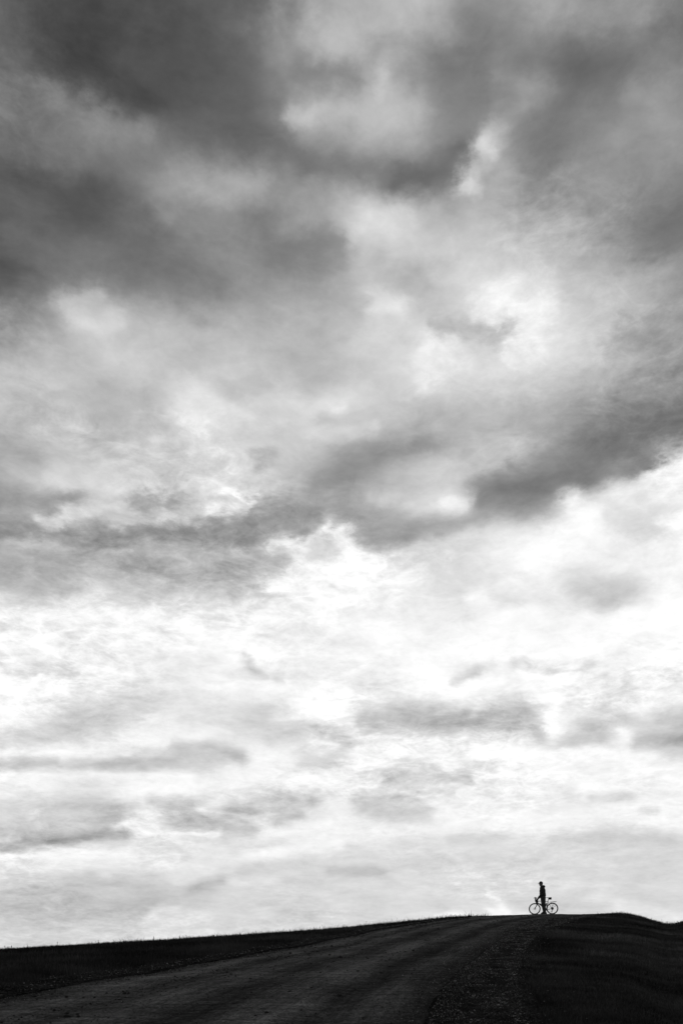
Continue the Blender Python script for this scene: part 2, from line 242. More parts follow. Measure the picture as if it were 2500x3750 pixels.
    (((-18.25,9.13), (-15.96,9.14)), 0.17, 0.82, 0.60),
    (((-19.37,6.68), (-16.65,7.06), (-13.97,7.54), (-12.19,7.74)), 0.23, 0.65, 0.90),
    (((-17.80,7.30), (-15.50,7.70), (-12.91,8.31)), 0.31, 0.74, 0.80),
    (((-18.92,7.14), (-18.02,7.25)), 0.19, 0.88, 0.60),
    (((-10.75,9.53), (-8.80,9.39)), 0.23, 0.77, 0.80),
    (((-9.53,9.09), (-8.55,8.43), (-5.59,8.19)), 0.49, 0.72, 0.63),
    (((-9.53,8.05), (-5.10,8.13)), 0.24, 0.73, 0.70),
    (((-6.59,9.15), (-3.60,9.58), (-1.73,9.79)), 0.26, 0.73, 0.85),
    (((-3.60,9.97), (-1.60,9.86)), 0.24, 0.77, 0.60),
    (((-3.85,8.51), (-2.35,8.86)), 0.15, 0.73, 0.60),
    (((-3.60,9.05), (-2.60,9.20)), 0.18, 0.79, 0.50),
    (((0.85,9.79), (4.40,9.91)), 0.20, 0.77, 0.80),
    (((1.15,9.31), (4.90,9.18)), 0.38, 0.78, 0.59),
    (((4.15,9.60), (4.77,9.23)), 0.29, 0.79, 0.60),
    (((-13.97,6.89), (-9.04,7.21), (-3.60,7.38)), 0.29, 0.89, 0.85),
    (((-11.23,7.69), (-7.08,7.85)), 0.15, 0.97, 0.70),
    (((-18.92,6.32), (-14.80,6.53), (-11.95,6.42)), 0.25, 0.96, 0.70),
    (((-5.59,6.77), (-2.10,7.00), (-0.10,7.42)), 0.24, 0.96, 0.70),
    (((5.52,10.31), (6.39,10.12)), 0.17, 0.83, 0.70),
    (((10.55,10.11), (12.72,9.75)), 0.45, 0.89, 0.42),
    (((14.09,9.65), (16.24,9.55)), 0.22, 0.84, 0.85),
    (((13.67,10.30), (16.93,10.26)), 0.22, 0.97, 0.60),
    (((14.73,10.49), (16.01,10.50)), 0.11, 0.87, 0.40),
    (((16.70,8.88), (17.61,8.79)), 0.14, 0.83, 0.60),
    (((6.39,7.45), (9.09,7.45)), 0.20, 0.82, 0.75),
    (((10.31,6.89), (12.24,6.89)), 0.20, 0.84, 0.60),
    (((12.00,7.43), (15.08,7.62), (17.39,7.32)), 0.25, 0.81, 0.75),
    (((16.01,7.21), (18.41,7.16)), 0.16, 0.79, 0.80),
    (((-0.60,5.76), (2.40,5.76)), 0.24, 0.76, 0.80),
    (((0.40,7.05), (4.40,6.83)), 0.18, 0.84, 0.70),
    (((2.40,6.18), (5.40,6.16)), 0.18, 0.84, 0.60),
    (((-5.59,5.98), (-2.10,5.71)), 0.21, 0.84, 0.60),
    (((-19.37,5.25), (-15.96,5.23)), 0.23, 0.87, 0.50),
    (((-14.33,5.51), (-13.38,5.46)), 0.20, 0.80, 0.50),
    (((-13.62,5.46), (-13.14,5.37)), 0.11, 0.96, 0.60),
    (((-10.99,5.46), (-10.26,5.38)), 0.17, 0.82, 0.60),
    (((-18.92,5.62), (-14.33,5.92), (-9.04,6.11)), 0.20, 0.95, 0.50),
    (((-9.53,5.00), (-5.59,5.14), (-3.60,5.21)), 0.18, 0.94, 0.50),
    (((-19.37,4.20), (-14.33,4.48), (-9.04,4.61)), 0.34, 0.79, 0.75),
    (((-19.37,3.23), (-10.99,3.31)), 0.23, 0.77, 0.70),
    (((-8.55,4.77), (-6.83,5.23)), 0.27, 0.74, 0.80),
    (((-10.02,4.01), (-7.57,4.16)), 0.35, 0.81, 0.60),
    (((-6.59,4.54), (-3.10,4.56)), 0.48, 0.88, 0.35),
    (((-10.87,3.22), (-10.21,3.57), (-9.29,3.43)), 0.15, 0.93, 0.70),
    (((-10.87,2.97), (-9.53,3.18), (-7.82,3.10)), 0.24, 0.89, 0.60),
    (((-9.53,2.79), (-6.59,3.20), (-4.10,3.32)), 0.33, 0.88, 0.50),
    (((-14.09,3.59), (-10.99,3.46)), 0.15, 0.75, 0.60),
    (((-17.57,3.60), (-14.33,3.70)), 0.11, 0.75, 0.50),
    (((-18.92,2.44), (-16.19,2.66)), 0.23, 0.82, 0.50),
    (((-12.19,2.64), (-11.47,2.82)), 0.23, 0.79, 0.50),
    (((-18.92,1.84), (-15.26,2.00), (-13.14,2.02)), 0.28, 0.87, 0.60),
    (((-2.35,5.44), (-1.60,4.57), (-0.60,4.32)), 0.24, 0.86, 0.50),
    (((8.31,4.47), (8.85,4.12), (9.34,3.58)), 0.21, 0.96, 0.85),
    (((8.48,3.49), (9.63,3.28)), 0.21, 0.98, 0.85),
    (((5.64,3.06), (6.19,3.30), (7.42,3.12)), 0.15, 0.99, 0.90),
    (((10.07,3.27), (10.67,3.17)), 0.15, 0.97, 0.80),
    (((12.48,4.71), (15.54,4.88)), 0.28, 0.87, 0.50),
    (((14.61,4.18), (15.08,3.69)), 0.46, 0.93, 0.35),
    (((15.54,3.56), (17.39,3.22), (18.92,2.91)), 0.28, 0.94, 0.60),
    (((17.16,4.61), (18.52,4.69)), 0.28, 0.90, 0.50),
    (((12.72,3.24), (15.08,3.93)), 0.23, 0.87, 0.40),
    (((14.84,32.60), (15.77,33.83)), 0.59, 0.77, 0.28),
    (((-8.55,29.96), (-6.59,29.51), (-5.59,28.98)), 0.35, 0.88, 0.35),
    (((-3.60,30.09), (-1.60,29.66), (0.40,29.77)), 0.20, 0.87, 0.60),
    (((-6.09,29.15), (-4.60,28.73), (-3.35,28.96)), 0.16, 0.87, 0.60),
    (((-2.10,28.31), (1.90,28.61)), 0.16, 0.85, 0.50),
    (((-5.59,28.51), (-3.60,28.28)), 0.13, 0.73, 0.50),
    (((-0.60,29.29), (0.40,29.20)), 0.11, 0.90, 0.60),
    (((-15.50,25.02), (-13.85,25.49)), 0.22, 0.85, 0.60),
    (((-16.65,24.20), (-15.26,24.55)), 0.18, 0.59, 0.60),
    (((-9.04,25.87), (-6.59,26.20)), 0.23, 0.86, 0.50),
    (((-10.99,25.13), (-8.55,24.89)), 0.21, 0.65, 0.60),
    (((-7.33,24.65), (-5.59,25.03)), 0.19, 0.91, 0.60),
    (((-5.59,23.37), (-3.60,23.53), (-2.10,23.98)), 0.24, 0.59, 0.60),
    (((7.87,24.72), (9.82,24.81), (12.72,25.39)), 0.18, 0.49, 0.50),
    (((13.67,25.51), (16.01,25.76), (17.84,26.41)), 0.22, 0.46, 0.60),
    (((12.48,24.81), (13.19,24.85)), 0.18, 0.92, 0.60),
    (((18.74,25.42), (16.93,25.16)), 0.22, 0.94, 0.70),
    (((18.74,26.29), (18.92,26.64)), 0.21, 0.59, 0.50),
    (((1.15,23.46), (2.90,23.48)), 0.14, 0.63, 0.60),
    (((-18.47,22.28), (-14.80,22.52), (-11.95,22.68)), 0.16, 0.77, 0.50),
    (((-4.10,22.99), (-1.60,23.46)), 0.19, 0.88, 0.60),
    (((6.64,15.60), (7.62,15.98), (9.09,16.15)), 0.17, 1.00, 0.70),
    (((10.07,16.38), (12.00,16.15), (13.67,16.18)), 0.14, 1.00, 0.70),
    (((-18.47,15.26), (-17.11,15.59), (-15.26,15.80)), 0.13, 0.99, 0.70),
    (((-5.59,17.69), (-5.40,17.47)), 0.11, 0.83, 0.60),
    (((-4.60,16.11), (-3.10,16.03)), 0.17, 0.99, 0.60),
    (((0.90,13.94), (2.90,13.86)), 0.14, 0.70, 0.50),
    (((0.90,13.11), (6.88,12.91)), 0.23, 0.96, 0.50),
    (((-18.92,11.64), (-16.19,12.04), (-11.95,12.14)), 0.16, 0.97, 0.50),
    (((-18.92,10.56), (-14.33,10.91), (-8.55,11.08)), 0.20, 0.97, 0.60),
    (((-5.10,12.00), (-3.60,11.66)), 0.17, 0.96, 0.50),
    (((7.87,12.05), (12.72,12.11), (17.39,11.74)), 0.28, 0.98, 0.50),
    (((5.40,9.46), (7.87,9.17), (11.52,8.96)), 0.17, 0.93, 0.40),
    (((6.88,8.71), (10.31,8.51), (13.67,8.53)), 0.14, 0.93, 0.40),
    (((7.87,6.62), (12.72,6.40)), 0.17, 0.84, 0.50),
    (((13.90,6.73), (18.29,6.35)), 0.17, 0.83, 0.50),
    (((9.09,5.99), (15.08,5.73)), 0.17, 0.87, 0.50),
    (((2.90,5.31), (7.87,5.39)), 0.21, 0.86, 0.50),
]

SKY_SPAN, SKY_ROWS, SKY_COLS, SKY_TOP = 24.0, 192, 160, 50.0

def row_position(el):
    return ((el + 2.0) / (SKY_TOP + 2.0)) ** 0.75

def direction(az, el):
    a, e = np.radians(az), np.radians(el)
    return np.stack([np.sin(a) * np.cos(e), np.cos(a) * np.cos(e), np.sin(e)], -1)

def lattice_noise(x, y, seed, octaves=4):
    """smooth value noise on numpy arrays, about -1..1"""
    rng = np.random.default_rng(seed)
    total, amp, norm = 0.0, 1.0, 0.0
    for o in range(octaves):
        g = rng.uniform(-1, 1, (256, 256))
        xi, yi = np.floor(x).astype(int), np.floor(y).astype(int)
        fx, fy = x - xi, y - yi
        fx, fy = fx * fx * (3 - 2 * fx), fy * fy * (3 - 2 * fy)
        xi, yi = xi % 256, yi % 256
        x1, y1 = (xi + 1) % 256, (yi + 1) % 256
        v = (g[xi, yi] * (1 - fx) + g[x1, yi] * fx) * (1 - fy) + (g[xi, y1] * (1 - fx) + g[x1, y1] * fx) * fy
        total = total + v * amp
        norm += amp
        amp *= 0.55
        x, y = x * 2.03 + 17.3, y * 2.03 + 5.1
    return total / norm

def cloud_tones():
    v = (np.arange(SKY_ROWS) - 1.0) / (SKY_ROWS - 3.0)
    el = np.sign(v) * np.abs(v) ** (1 / 0.75) * (SKY_TOP + 2.0) - 2.0
    az = np.linspace(-SKY_SPAN, SKY_SPAN, SKY_COLS)
    keys = sorted(SKY_BASE)
    table = np.array([SKY_BASE[k] for k in keys])
    def smooth_rows(t):                                # soften the coarse table
        t = t.copy()
        t[1:-1] = 0.5 * t[1:-1] + 0.25 * (t[:-2] + t[2:])
        return t
    fine = np.array([np.interp(az, np.linspace(-24, 24, table.shape[1]), r) for r in table])
    fine = np.array([np.interp(el, keys, fine[:, c]) for c in range(SKY_COLS)]).T
    for _ in range(2):
        fine = smooth_rows(smooth_rows(fine).T).T
    A, E = np.meshgrid(az, el)
    D = direction(A, E)
    depth = np.log(1 + 0.05 * np.maximum(E, -2)) / 0.05
    torn = lattice_noise((A + 40) / (1 + 0.05 * np.maximum(E, 0)) * 0.9, depth * 1.9 + 9, 3)
    for n, (path, width, tone, strength) in enumerate(CLOUD_BANKS):
        P = [direction(np.array(p[0]), np.array(p[1])) for p in path]
        best = np.full(A.shape, 9.0)
        for a, b in zip(P[:-1], P[1:]):
            ab = b - a
            t = np.clip(((D - a) @ ab) / max(ab @ ab, 1e-9), 0, 1)
            best = np.minimum(best, np.linalg.norm(D - (a + t[..., None] * ab), axis=-1))
        q = np.degrees(best) / width
        q = q * (1 + 0.5 * torn)
        k = strength * np.exp(-0.62 * q ** 2)
        fine = fine * (1 - k) + tone * k
    # bring back the crispness lost in the table
    soft = fine
    for _ in range(5):
        p = np.pad(soft, 1, mode='edge')
        soft = (p[:-2, 1:-1] + p[2:, 1:-1] + p[1:-1, :-2] + p[1:-1, 2:] + 2 * soft) / 6
    fine = fine + 0.9 * (fine - soft)
    return az, fine

class Nodes:
    def __init__(self, tree):
        self.t = tree
    def new(self, kind, **kw):
        n = self.t.nodes.new(kind)
        for k, v in kw.items():
            setattr(n, k, v)
        return n
    def put(self, sock, v):
        if v is None:
            return
        if hasattr(v, 'links'):
            self.t.links.new(v, sock)
        else:
            sock.default_value = v
    def math(self, op, a, b=None, c=None, clamp=False):
        n = self.new('ShaderNodeMath', operation=op, use_clamp=clamp)
        for s, v in zip(n.inputs, (a, b, c)):
            self.put(s, v)
        return n.outputs[0]
    def vmath(self, op, a, b=None, out=0):
        n = self.new('ShaderNodeVectorMath', operation=op)
        self.put(n.inputs[0], a); self.put(n.inputs[1], b)
        return n.outputs['Value' if out == 'Value' else 0]
    def scale(self, a, f):
        n = self.new('ShaderNodeVectorMath', operation='SCALE')
        self.put(n.inputs[0], a); self.put(n.inputs['Scale'], f)
        return n.outputs[0]
    def noise(self, vec, scale, detail=4, rough=0.5, dist=0.0, color=False, lac=2.0):
        n = self.new('ShaderNodeTexNoise')
        self.put(n.inputs['Vector'], vec)
        n.inputs['Scale'].default_value = scale; n.inputs['Detail'].default_value = detail
        n.inputs['Roughness'].default_value = rough; n.inputs['Distortion'].default_value = dist
        n.inputs['Lacunarity'].default_value = lac
        return n.outputs['Color' if color else 0]
    def remap(self, v, a, b, c, d, kind='LINEAR'):
        n = self.new('ShaderNodeMapRange', interpolation_type=kind)
        for i, x in enumerate((v, a, b, c, d)):
            self.put(n.inputs[i], x)
        return n.outputs[0]
    def xyz(self, x, y, z=0.0):
        n = self.new('ShaderNodeCombineXYZ')
        for s, v in zip(n.inputs, (x, y, z)):
            self.put(s, v)
        return n.outputs[0]
    def mix(self, f, a, b):
        n = self.new('ShaderNodeMix', data_type='FLOAT')
        self.put(n.inputs[0], f); self.put(n.inputs[2], a); self.put(n.inputs[3], b)
        return n.outputs[0]

def set_curve(curve, xs, ys):
    pts = curve.points
    while len(pts) > 2:
        pts.remove(pts[1])
    pts[0].location = (xs[0], ys[0]); pts[1].location = (xs[-1], ys[-1])
    for x, y in zip(xs[1:-1], ys[1:-1]):
        pts.new(float(x), float(y))
    for p in pts:
        p.handle_type = 'VECTOR'

def build_world():
    world = bpy.data.worlds.new('World')
    scene.world = world
    world.use_nodes = True
    t = world.node_tree
    t.nodes.clear()
    N = Nodes(t)
    d = N.new('ShaderNodeTexCoord').outputs['Generated']
    sep = N.new('ShaderNodeSeparateXYZ'); t.links.new(d, sep.inputs[0])
    x, y, z = sep.outputs
    az = N.math('MULTIPLY', N.math('ARCTAN2', x, y), 180 / math.pi)
    el = N.math('MULTIPLY', N.math('ARCSINE', z), 180 / math.pi)
    # the cloud ceiling: the same layer seen in perspective, so clouds flatten towards the horizon
    zz = N.math('ADD', N.math('MAXIMUM', z, 0.0), 0.16)
    P = N.xyz(N.math('DIVIDE', x, zz), N.math('DIVIDE', y, zz), 3.7)
    # cloud texture space in degrees, finer and flatter towards the horizon
    q = N.math('MULTIPLY_ADD', N.math('MAXIMUM', el, 0.0), 0.05, 1.0)
    flat = N.math('SQRT', N.math('MULTIPLY_ADD', z, N.math('MULTIPLY', z, -1.0), 1.0001))
    qq = N.math('DIVIDE', 57.3, N.math('MULTIPLY', q, flat))
    Q = N.xyz(N.math('MULTIPLY', x, qq), N.math('MULTIPLY', y, qq),
              N.math('MULTIPLY', N.math('LOGARITHM', q, math.e), FLATTEN / 0.05))
    # ragged cloud edges: the direction is stirred before the cover is looked up
    w1 = N.vmath('SUBTRACT', N.noise(Q, 0.22, 3, 0.5, 0.0, color=True), (0.5, 0.5, 0.5))
    w2 = N.vmath('SUBTRACT', N.noise(Q, 1.1, 8, 0.6, 0.0, color=True), (0.5, 0.5, 0.5))
    patch = N.remap(N.noise(Q, 0.12, 3, 0.5), 0.42, 0.60, 0.45, 1.1, 'SMOOTHSTEP')
    w = N.vmath('ADD', N.scale(w1, WARP[0]), N.scale(w2, N.math('MULTIPLY', patch, WARP[1])))
    ws = N.new('ShaderNodeSeparateXYZ'); t.links.new(w, ws.inputs[0])
    amp = N.math('MULTIPLY', q, N.remap(el, 2.0, 34.0, 0.4, 0.95))
    az2 = N.math('MULTIPLY_ADD', ws.outputs[0], amp, az)
    el2 = N.math('MULTIPLY_ADD', ws.outputs[1], N.math('MULTIPLY', amp, 0.6), el)
    u = N.math('MULTIPLY_ADD', az2, 0.5 / SKY_SPAN, 0.5, clamp=True)
    v = N.math('POWER', N.math('MULTIPLY', N.math('ADD', el2, 2.0), 1 / (SKY_TOP + 2.0), clamp=True), 0.75)
    uu = N.xyz(u, u, u); vv = N.xyz(v, v, v)
    azs, tones = cloud_tones()
    xs = np.linspace(0, 1, SKY_COLS)
    hstep = 1.0 / (SKY_ROWS - 3.0)
    k = np.arange(-2, 2.01, 0.25)
    a = np.abs(k)
    bump = np.where(a < 1, (4 - 6 * a ** 2 + 3 * a ** 3) / 6, np.clip(2 - a, 0, 2) ** 3 / 6)
    total = None
    for r in range(0, SKY_ROWS, 3):
        c = N.new('ShaderNodeVectorCurve'); m = c.mapping; m.use_clip = False; m.extend = 'HORIZONTAL'
        wv = N.new('ShaderNodeVectorCurve'); mw = wv.mapping; mw.use_clip = False; mw.extend = 'HORIZONTAL'
        for i in range(3):
            set_curve(m.curves[i], xs, tones[r + i])
            pos = (r + i - 1) * hstep
            set_curve(mw.curves[i], pos + k * hstep, bump)
        m.clip_min_x, m.clip_max_x, m.clip_min_y, m.clip_max_y = 0.0, 1.0, -1.0, 2.0
        mw.clip_min_x, mw.clip_max_x = (r - 3.01) * hstep, (r + 3.01) * hstep
        mw.clip_min_y, mw.clip_max_y = -1.0, 2.0
        m.update(); mw.update()
        t.links.new(uu, c.inputs['Vector']); t.links.new(vv, wv.inputs['Vector'])
        dot = N.vmath('DOT_PRODUCT', c.outputs[0], wv.outputs[0], out='Value')
        total = dot if total is None else N.math('ADD', total, dot)
    # beyond the described part the same kind of cover goes on: pale towards the horizon, dark overhead
    far = N.remap(el2, -2.0, 46.0, 0.88, 0.34, 'SMOOTHSTEP')
    far = N.math('ADD', far, N.math('MULTIPLY', N.math('SUBTRACT', N.noise(P, 0.9, 5, 0.5), 0.5), 0.5))
    mask = N.math('MULTIPLY', N.remap(N.math('ABSOLUTE', az), 20.0, 24.0, 1.0, 0.0, 'SMOOTHSTEP'),
                  N.remap(el, 45.5, 49.5, 1.0, 0.0, 'SMOOTHSTEP'))
    g = N.mix(mask, far, total)
    # thicker cover reads heavier; the lowest air is greyer
    g = N.math('SUBTRACT', g, N.remap(g, 0.45, 0.85, 0.028, 0.0, 'SMOOTHSTEP'))
    g = N.math('SUBTRACT', g, N.remap(el, 5.0, 9.5, 0.022, 0.0, 'SMOOTHSTEP'))
    # billows and wisps inside the cover
    f1 = N.math('SUBTRACT', N.noise(Q, 0.35, 9, 0.58, 0.4), 0.5)
    f2 = N.math('SUBTRACT', N.noise(Q, 1.1, 8, 0.62, 0.5), 0.5)
    f5 = N.math('MULTIPLY', N.math('MULTIPLY', N.math('SUBTRACT', N.noise(Q, 3.2, 6, 0.66, 0.4), 0.5), patch), 0.16)
    # thin bright filaments
    rid = N.math('SUBTRACT', 1.0, N.math('ABSOLUTE', N.math('MULTIPLY_ADD', N.noise(N.vmath('MULTIPLY', Q, (0.75, 0.75, 1.0)), 0.8, 7, 0.6, 0.9), 2.0, -1.0)))
    rid = N.math('SUBTRACT', N.math('POWER', rid, 6.0), 0.3)
    f5 = N.math('MULTIPLY_ADD', N.math('MULTIPLY', rid, N.math('SUBTRACT', patch, 0.3)), 0.085, f5)
    low = N.remap(el, 10.0, 32.0, 1.0, 0.25, 'SMOOTHSTEP')
    f3 = N.math('SUBTRACT', N.noise(N.vmath('MULTIPLY', Q, (0.55, 0.55, 1.5)), 0.55, 8, 0.6, 0.35), 0.5)
    f3 = N.math('MULTIPLY', f3, low)
    mid = N.remap(g, 0.28, 0.62, 0.35, 1.0, 'SMOOTHSTEP')
    det = N.math('ADD', N.math('MULTIPLY', f1, DET[0]), N.math('MULTIPLY', N.math('MULTIPLY', f2, patch), DET[1]))
    det = N.math('ADD', N.math('MULTIPLY_ADD', f3, DET[2], det), f5)
    det = N.math('MULTIPLY', det, N.remap(el, 3.0, 13.0, 0.62, 1.0))
    g = N.math('MULTIPLY_ADD', det, mid, g)
    # dark cloud is uneven in itself: thick and thin places
    f4 = N.math('SUBTRACT', N.noise(N.vmath('MULTIPLY', Q, (0.8, 0.8, 1.25)), 0.62, 9, 0.6, 0.3), 0.5)
    k4 = N.math('MULTIPLY', N.remap(el, 14.0, 27.0, 1.5, 0.3, 'SMOOTHSTEP'), N.remap(el, 2.0, 9.0, 0.45, 1.0))
    g = N.math('SUBTRACT', 1.0, N.math('MULTIPLY', N.math('SUBTRACT', 1.0, g), N.math('MULTIPLY_ADD', f4, k4, 1.0)))
    # thin sunlit cover burns out to white
    g = N.math('ADD', g, N.math('MULTIPLY', N.remap(g, 0.86, 0.97, 0.0, 0.02, 'SMOOTHSTEP'), 1.0))
    g = N.math('MINIMUM', N.math('MAXIMUM', g, 0.05), 1.02)
    cloud = N.math('POWER', g, 2.2)
    # clear sky above the clouds, seen in grey as the photograph is
    sky = N.new('ShaderNodeTexSky', sky_type='NISHITA', sun_disc=False)
    sky.sun_elevation = rad(SUN_EL); sky.sun_rotation = rad(SUN_AZ)
    bw = N.new('ShaderNodeRGBToBW'); t.links.new(sky.outputs[0], bw.inputs[0])
    clear = N.math('MULTIPLY', bw.outputs[0], 0.03)
    lum = N.math('ADD', N.math('MULTIPLY', cloud, 9.6), clear)
    bg = N.new('ShaderNodeBackground')
    t.links.new(lum, bg.inputs['Color'])
    bg.inputs['Strength'].default_value = 0.1
    out = N.new('ShaderNodeOutputWorld')
    t.links.new(bg.outputs[0], out.inputs['Surface'])
    world.cycles.sampling_method = 'MANUAL'
    world.cycles.sample_map_resolution = 256

WARP = (0.5, 2.0)
DET = (0.16, 0.30, 0.10)
FLATTEN = 1.6
build_world()

sun_data = bpy.data.lights.new('sun', 'SUN')
sun_data.energy = 0.5
sun_data.angle = rad(12)
sun = bpy.data.objects.new('sun', sun_data)
scene.collection.objects.link(sun)
sd = Vector((math.sin(rad(SUN_AZ)) * math.cos(rad(SUN_EL)), math.cos(rad(SUN_AZ)) * math.cos(rad(SUN_EL)), math.sin(rad(SUN_EL))))
sun.rotation_euler = sd.to_track_quat('Z', 'Y').to_euler()

# ---------------------------------------------------------------- helpers
def tag(o, label=None, cat=None, group=None, kind=None):
    if label: o['label'] = label
    if cat: o['category'] = cat
    if group: o['group'] = group
    if kind: o['kind'] = kind
    return o

def link(name, mesh, mat=None, parent=None, smooth=True):
    o = bpy.data.objects.new(name, mesh)
    scene.collection.objects.link(o)
    if mat: mesh.materials.append(mat)
    if parent: o.parent = parent
    if smooth:
        mesh.polygons.foreach_set('use_smooth', np.ones(len(mesh.polygons), dtype=bool))
    return o

def mesh_from_arrays(name, verts, faces):
    """verts (n,3), faces (m,k) with one k"""
    me = bpy.data.meshes.new(name)
    verts = np.asarray(verts, dtype=np.float32); faces = np.asarray(faces, dtype=np.int32)
    m, k = faces.shape
    me.vertices.add(len(verts)); me.vertices.foreach_set('co', verts.ravel())
    me.loops.add(m * k); me.loops.foreach_set('vertex_index', faces.ravel())
    me.polygons.add(m)
    me.polygons.foreach_set('loop_start', np.arange(0, m * k, k, dtype=np.int32))
    me.update(calc_edges=True)
    return me

def grid_faces(nu, nv):
    i = np.arange(nu - 1)[:, None] * nv + np.arange(nv - 1)[None, :]
    return np.stack([i, i + nv, i + nv + 1, i + 1], -1).reshape(-1, 4)

def material(name, rough=0.8, spec=0.3):
    m = bpy.data.materials.new(name)
    m.use_nodes = True
    b = m.node_tree.nodes['Principled BSDF']
    b.inputs['Roughness'].default_value = rough
    b.inputs['Specular IOR Level'].default_value = spec
    return m, b, Nodes(m.node_tree)

def plain(name, grey, rough=0.6, metal=0.0, spec=0.4, scale=60.0, wear=0.25):
    m, b, N = material(name, rough, spec)
    co = N.new('ShaderNodeTexCoord').outputs['Object']
    n = N.noise(co, scale, 4, 0.6)
    g = N.remap(n, 0.3, 0.7, grey * (1 - wear), grey * (1 + wear))
    m.node_tree.links.new(g, b.inputs['Base Color'])
    b.inputs['Metallic'].default_value = metal
    return m

# ---------------------------------------------------------------- the lie of the land
# hill crest seen from the road: azimuth, slope of the sight line to the crest, distance of the crest
CREST = [(-180, -0.085, 70), (-120, -0.06, 60), (-70, -0.025, 45), (-40, 0.002, 38), (-26, 0.013, 35),
         (-18.9, 0.0197, 34), (-12.4, 0.0271, 37), (-5.5, 0.0351, 40), (-0.8, 0.0413, 44),
         (3.9, 0.0495, 50), (6.3, 0.0535, 54), (7.8, 0.0550, 57), (11.4, 0.0565, 59), (13.1, 0.0558, 58),
         (14.3, 0.0558, 57), (15.5, 0.0565, 56), (16.1, 0.0553, 56), (16.8, 0.0518, 57), (17.5, 0.0478, 58),
         (18.1, 0.0438, 60), (20.5, 0.041, 60), (26, 0.043, 58), (36, 0.055, 50), (70, 0.02, 50), (120, -0.04, 60), (180, -0.085, 70)]
_a = np.arange(-180, 180.01, 0.1)
_k = np.array(CREST, dtype=float)
def _soft(v, w):
    ker = np.exp(-0.5 * (np.arange(-w * 3, w * 3 + 1) / w) ** 2); ker /= ker.sum()
    return np.convolve(np.pad(v, w * 3, mode='edge'), ker, 'valid')
_e = _soft(np.interp(_a, _k[:, 0], _k[:, 1]), 3)
_d = _soft(np.interp(_a, _k[:, 0], _k[:, 2]), 8)

LEFT = [(-60, -21), (-30, -14), (0, -7.9), (13.1, -4.5), (15.5, -3.85), (22, -2.1), (27.5, -.8), (38, 1.7), (44.8, 4.4),
        (49.8, 6.7), (58, 10), (75, 17.5), (120, 40)]
RIGHT = [(-60, -10), (-30, -5), (0, -.4), (9.9, .77), (11.8, 1.01), (14.5, 1.58), (16.7, 2.07), (20.8, 3.01), (28.3, 4.87),
         (37.8, 7.45), (48, 10.9), (58, 15), (75, 22.5), (120, 46)]
VERGE = [(-60, -8.8), (-30, -3.8), (0, .75), (10, 1.93), (11.1, 2.03), (14.4, 2.5), (19.1, 3.45), (25.7, 5.0), (37.5, 8.6),
         (45.7, 11.6), (58, 16.4), (75, 24), (120, 47.6)]
_y = np.arange(-60, 120.01, 0.25)
def _edge(t):
    t = np.array(t, dtype=float)
    return _soft(np.interp(_y, t[:, 0], t[:, 1]), 8)
_l, _r, _v = _edge(LEFT), _edge(RIGHT), _edge(VERGE)
def left_edge(y): return np.interp(y, _y, _l)
def right_edge(y): return np.interp(y, _y, _r)
def verge_edge(y): return np.interp(y, _y, _v)

def smoothstep(x, a, b):
    t = np.clip((x - a) / (b - a), 0, 1)
    return t * t * (3 - 2 * t)

def height(x, y):
    """the land, before grass"""
    x = np.asarray(x, dtype=float); y = np.asarray(y, dtype=float)
    r = np.hypot(x, y); th = np.degrees(np.arctan2(x, y))
    e = np.interp(th, _a, _e); d = np.interp(th, _a, _d)
    z = e * r - 1.6 * (1 - r / d) ** 2
    # a second, nearer rise on the right
    z = z + 0.62 * np.exp(-(((x - 17.2) / 3.8) ** 2 + ((y - 41) / 8.0) ** 2)) * smoothstep(th, 17.4, 19.6)
    # swale between road and field on the right
    s = x - verge_edge(y)
    z = z - 0.16 * np.exp(-((s - 2.0) / 1.1) ** 2) * smoothstep(r, 54, 40)
    # the road lies a little below the left field
    inroad = smoothstep(x, left_edge(y) - 1.3, left_edge(y) - 0.1)
    z = z - 0.10 * inroad * smoothstep(r, 48, 30)
    rolling = lattice_noise(x * 0.16 + y * 0.12 + 50, y * 0.10 - x * 0.13 + 50, 3, 2) * 0.09 + lattice_noise(x * 0.8 + y * 0.5 + 80, y * 0.6 - x * 0.5 + 90, 4, 2) * 0.008
    z = z + rolling * smoothstep(r, 60, 25)
    # beyond the hill the land levels out
    return np.where(z < -40, -40 - 8 * (1 - np.exp((z + 40) / 200)), z)

def road_relief(x, y):
    l, rr = left_edge(y), right_edge(y)
    t = (x - l) / (rr - l)
    z = 0.05 * (1 - (2 * t - 1) ** 2)
    for c, w, dep in ((0.27, 0.045, 0.022), (0.50, 0.05, 0.018), (0.80, 0.05, 0.032)):
        cc = c + 0.012 * np.sin(y * 0.31 + c * 9)
        z = z - dep * np.exp(-((t - cc) / w) ** 2)
    z = z + lattice_noise(x * 1.6 + 20, y * 0.7 + 20, 7, 3) * 0.012 + lattice_noise(x * 7 + 3, y * 7 + 3, 8, 2) * 0.004
    return z

# ---------------------------------------------------------------- ground
def spaced(a, b, step, far, grow=1.35):
    core = np.arange(a, b + step / 2, step)
    lo, hi, s = [], [], step
    p = 0.0
    while p < far:
        s *= grow; p += s
        lo.append(a - p); hi.append(b + p)
    return np.concatenate([lo[::-1], core, hi])

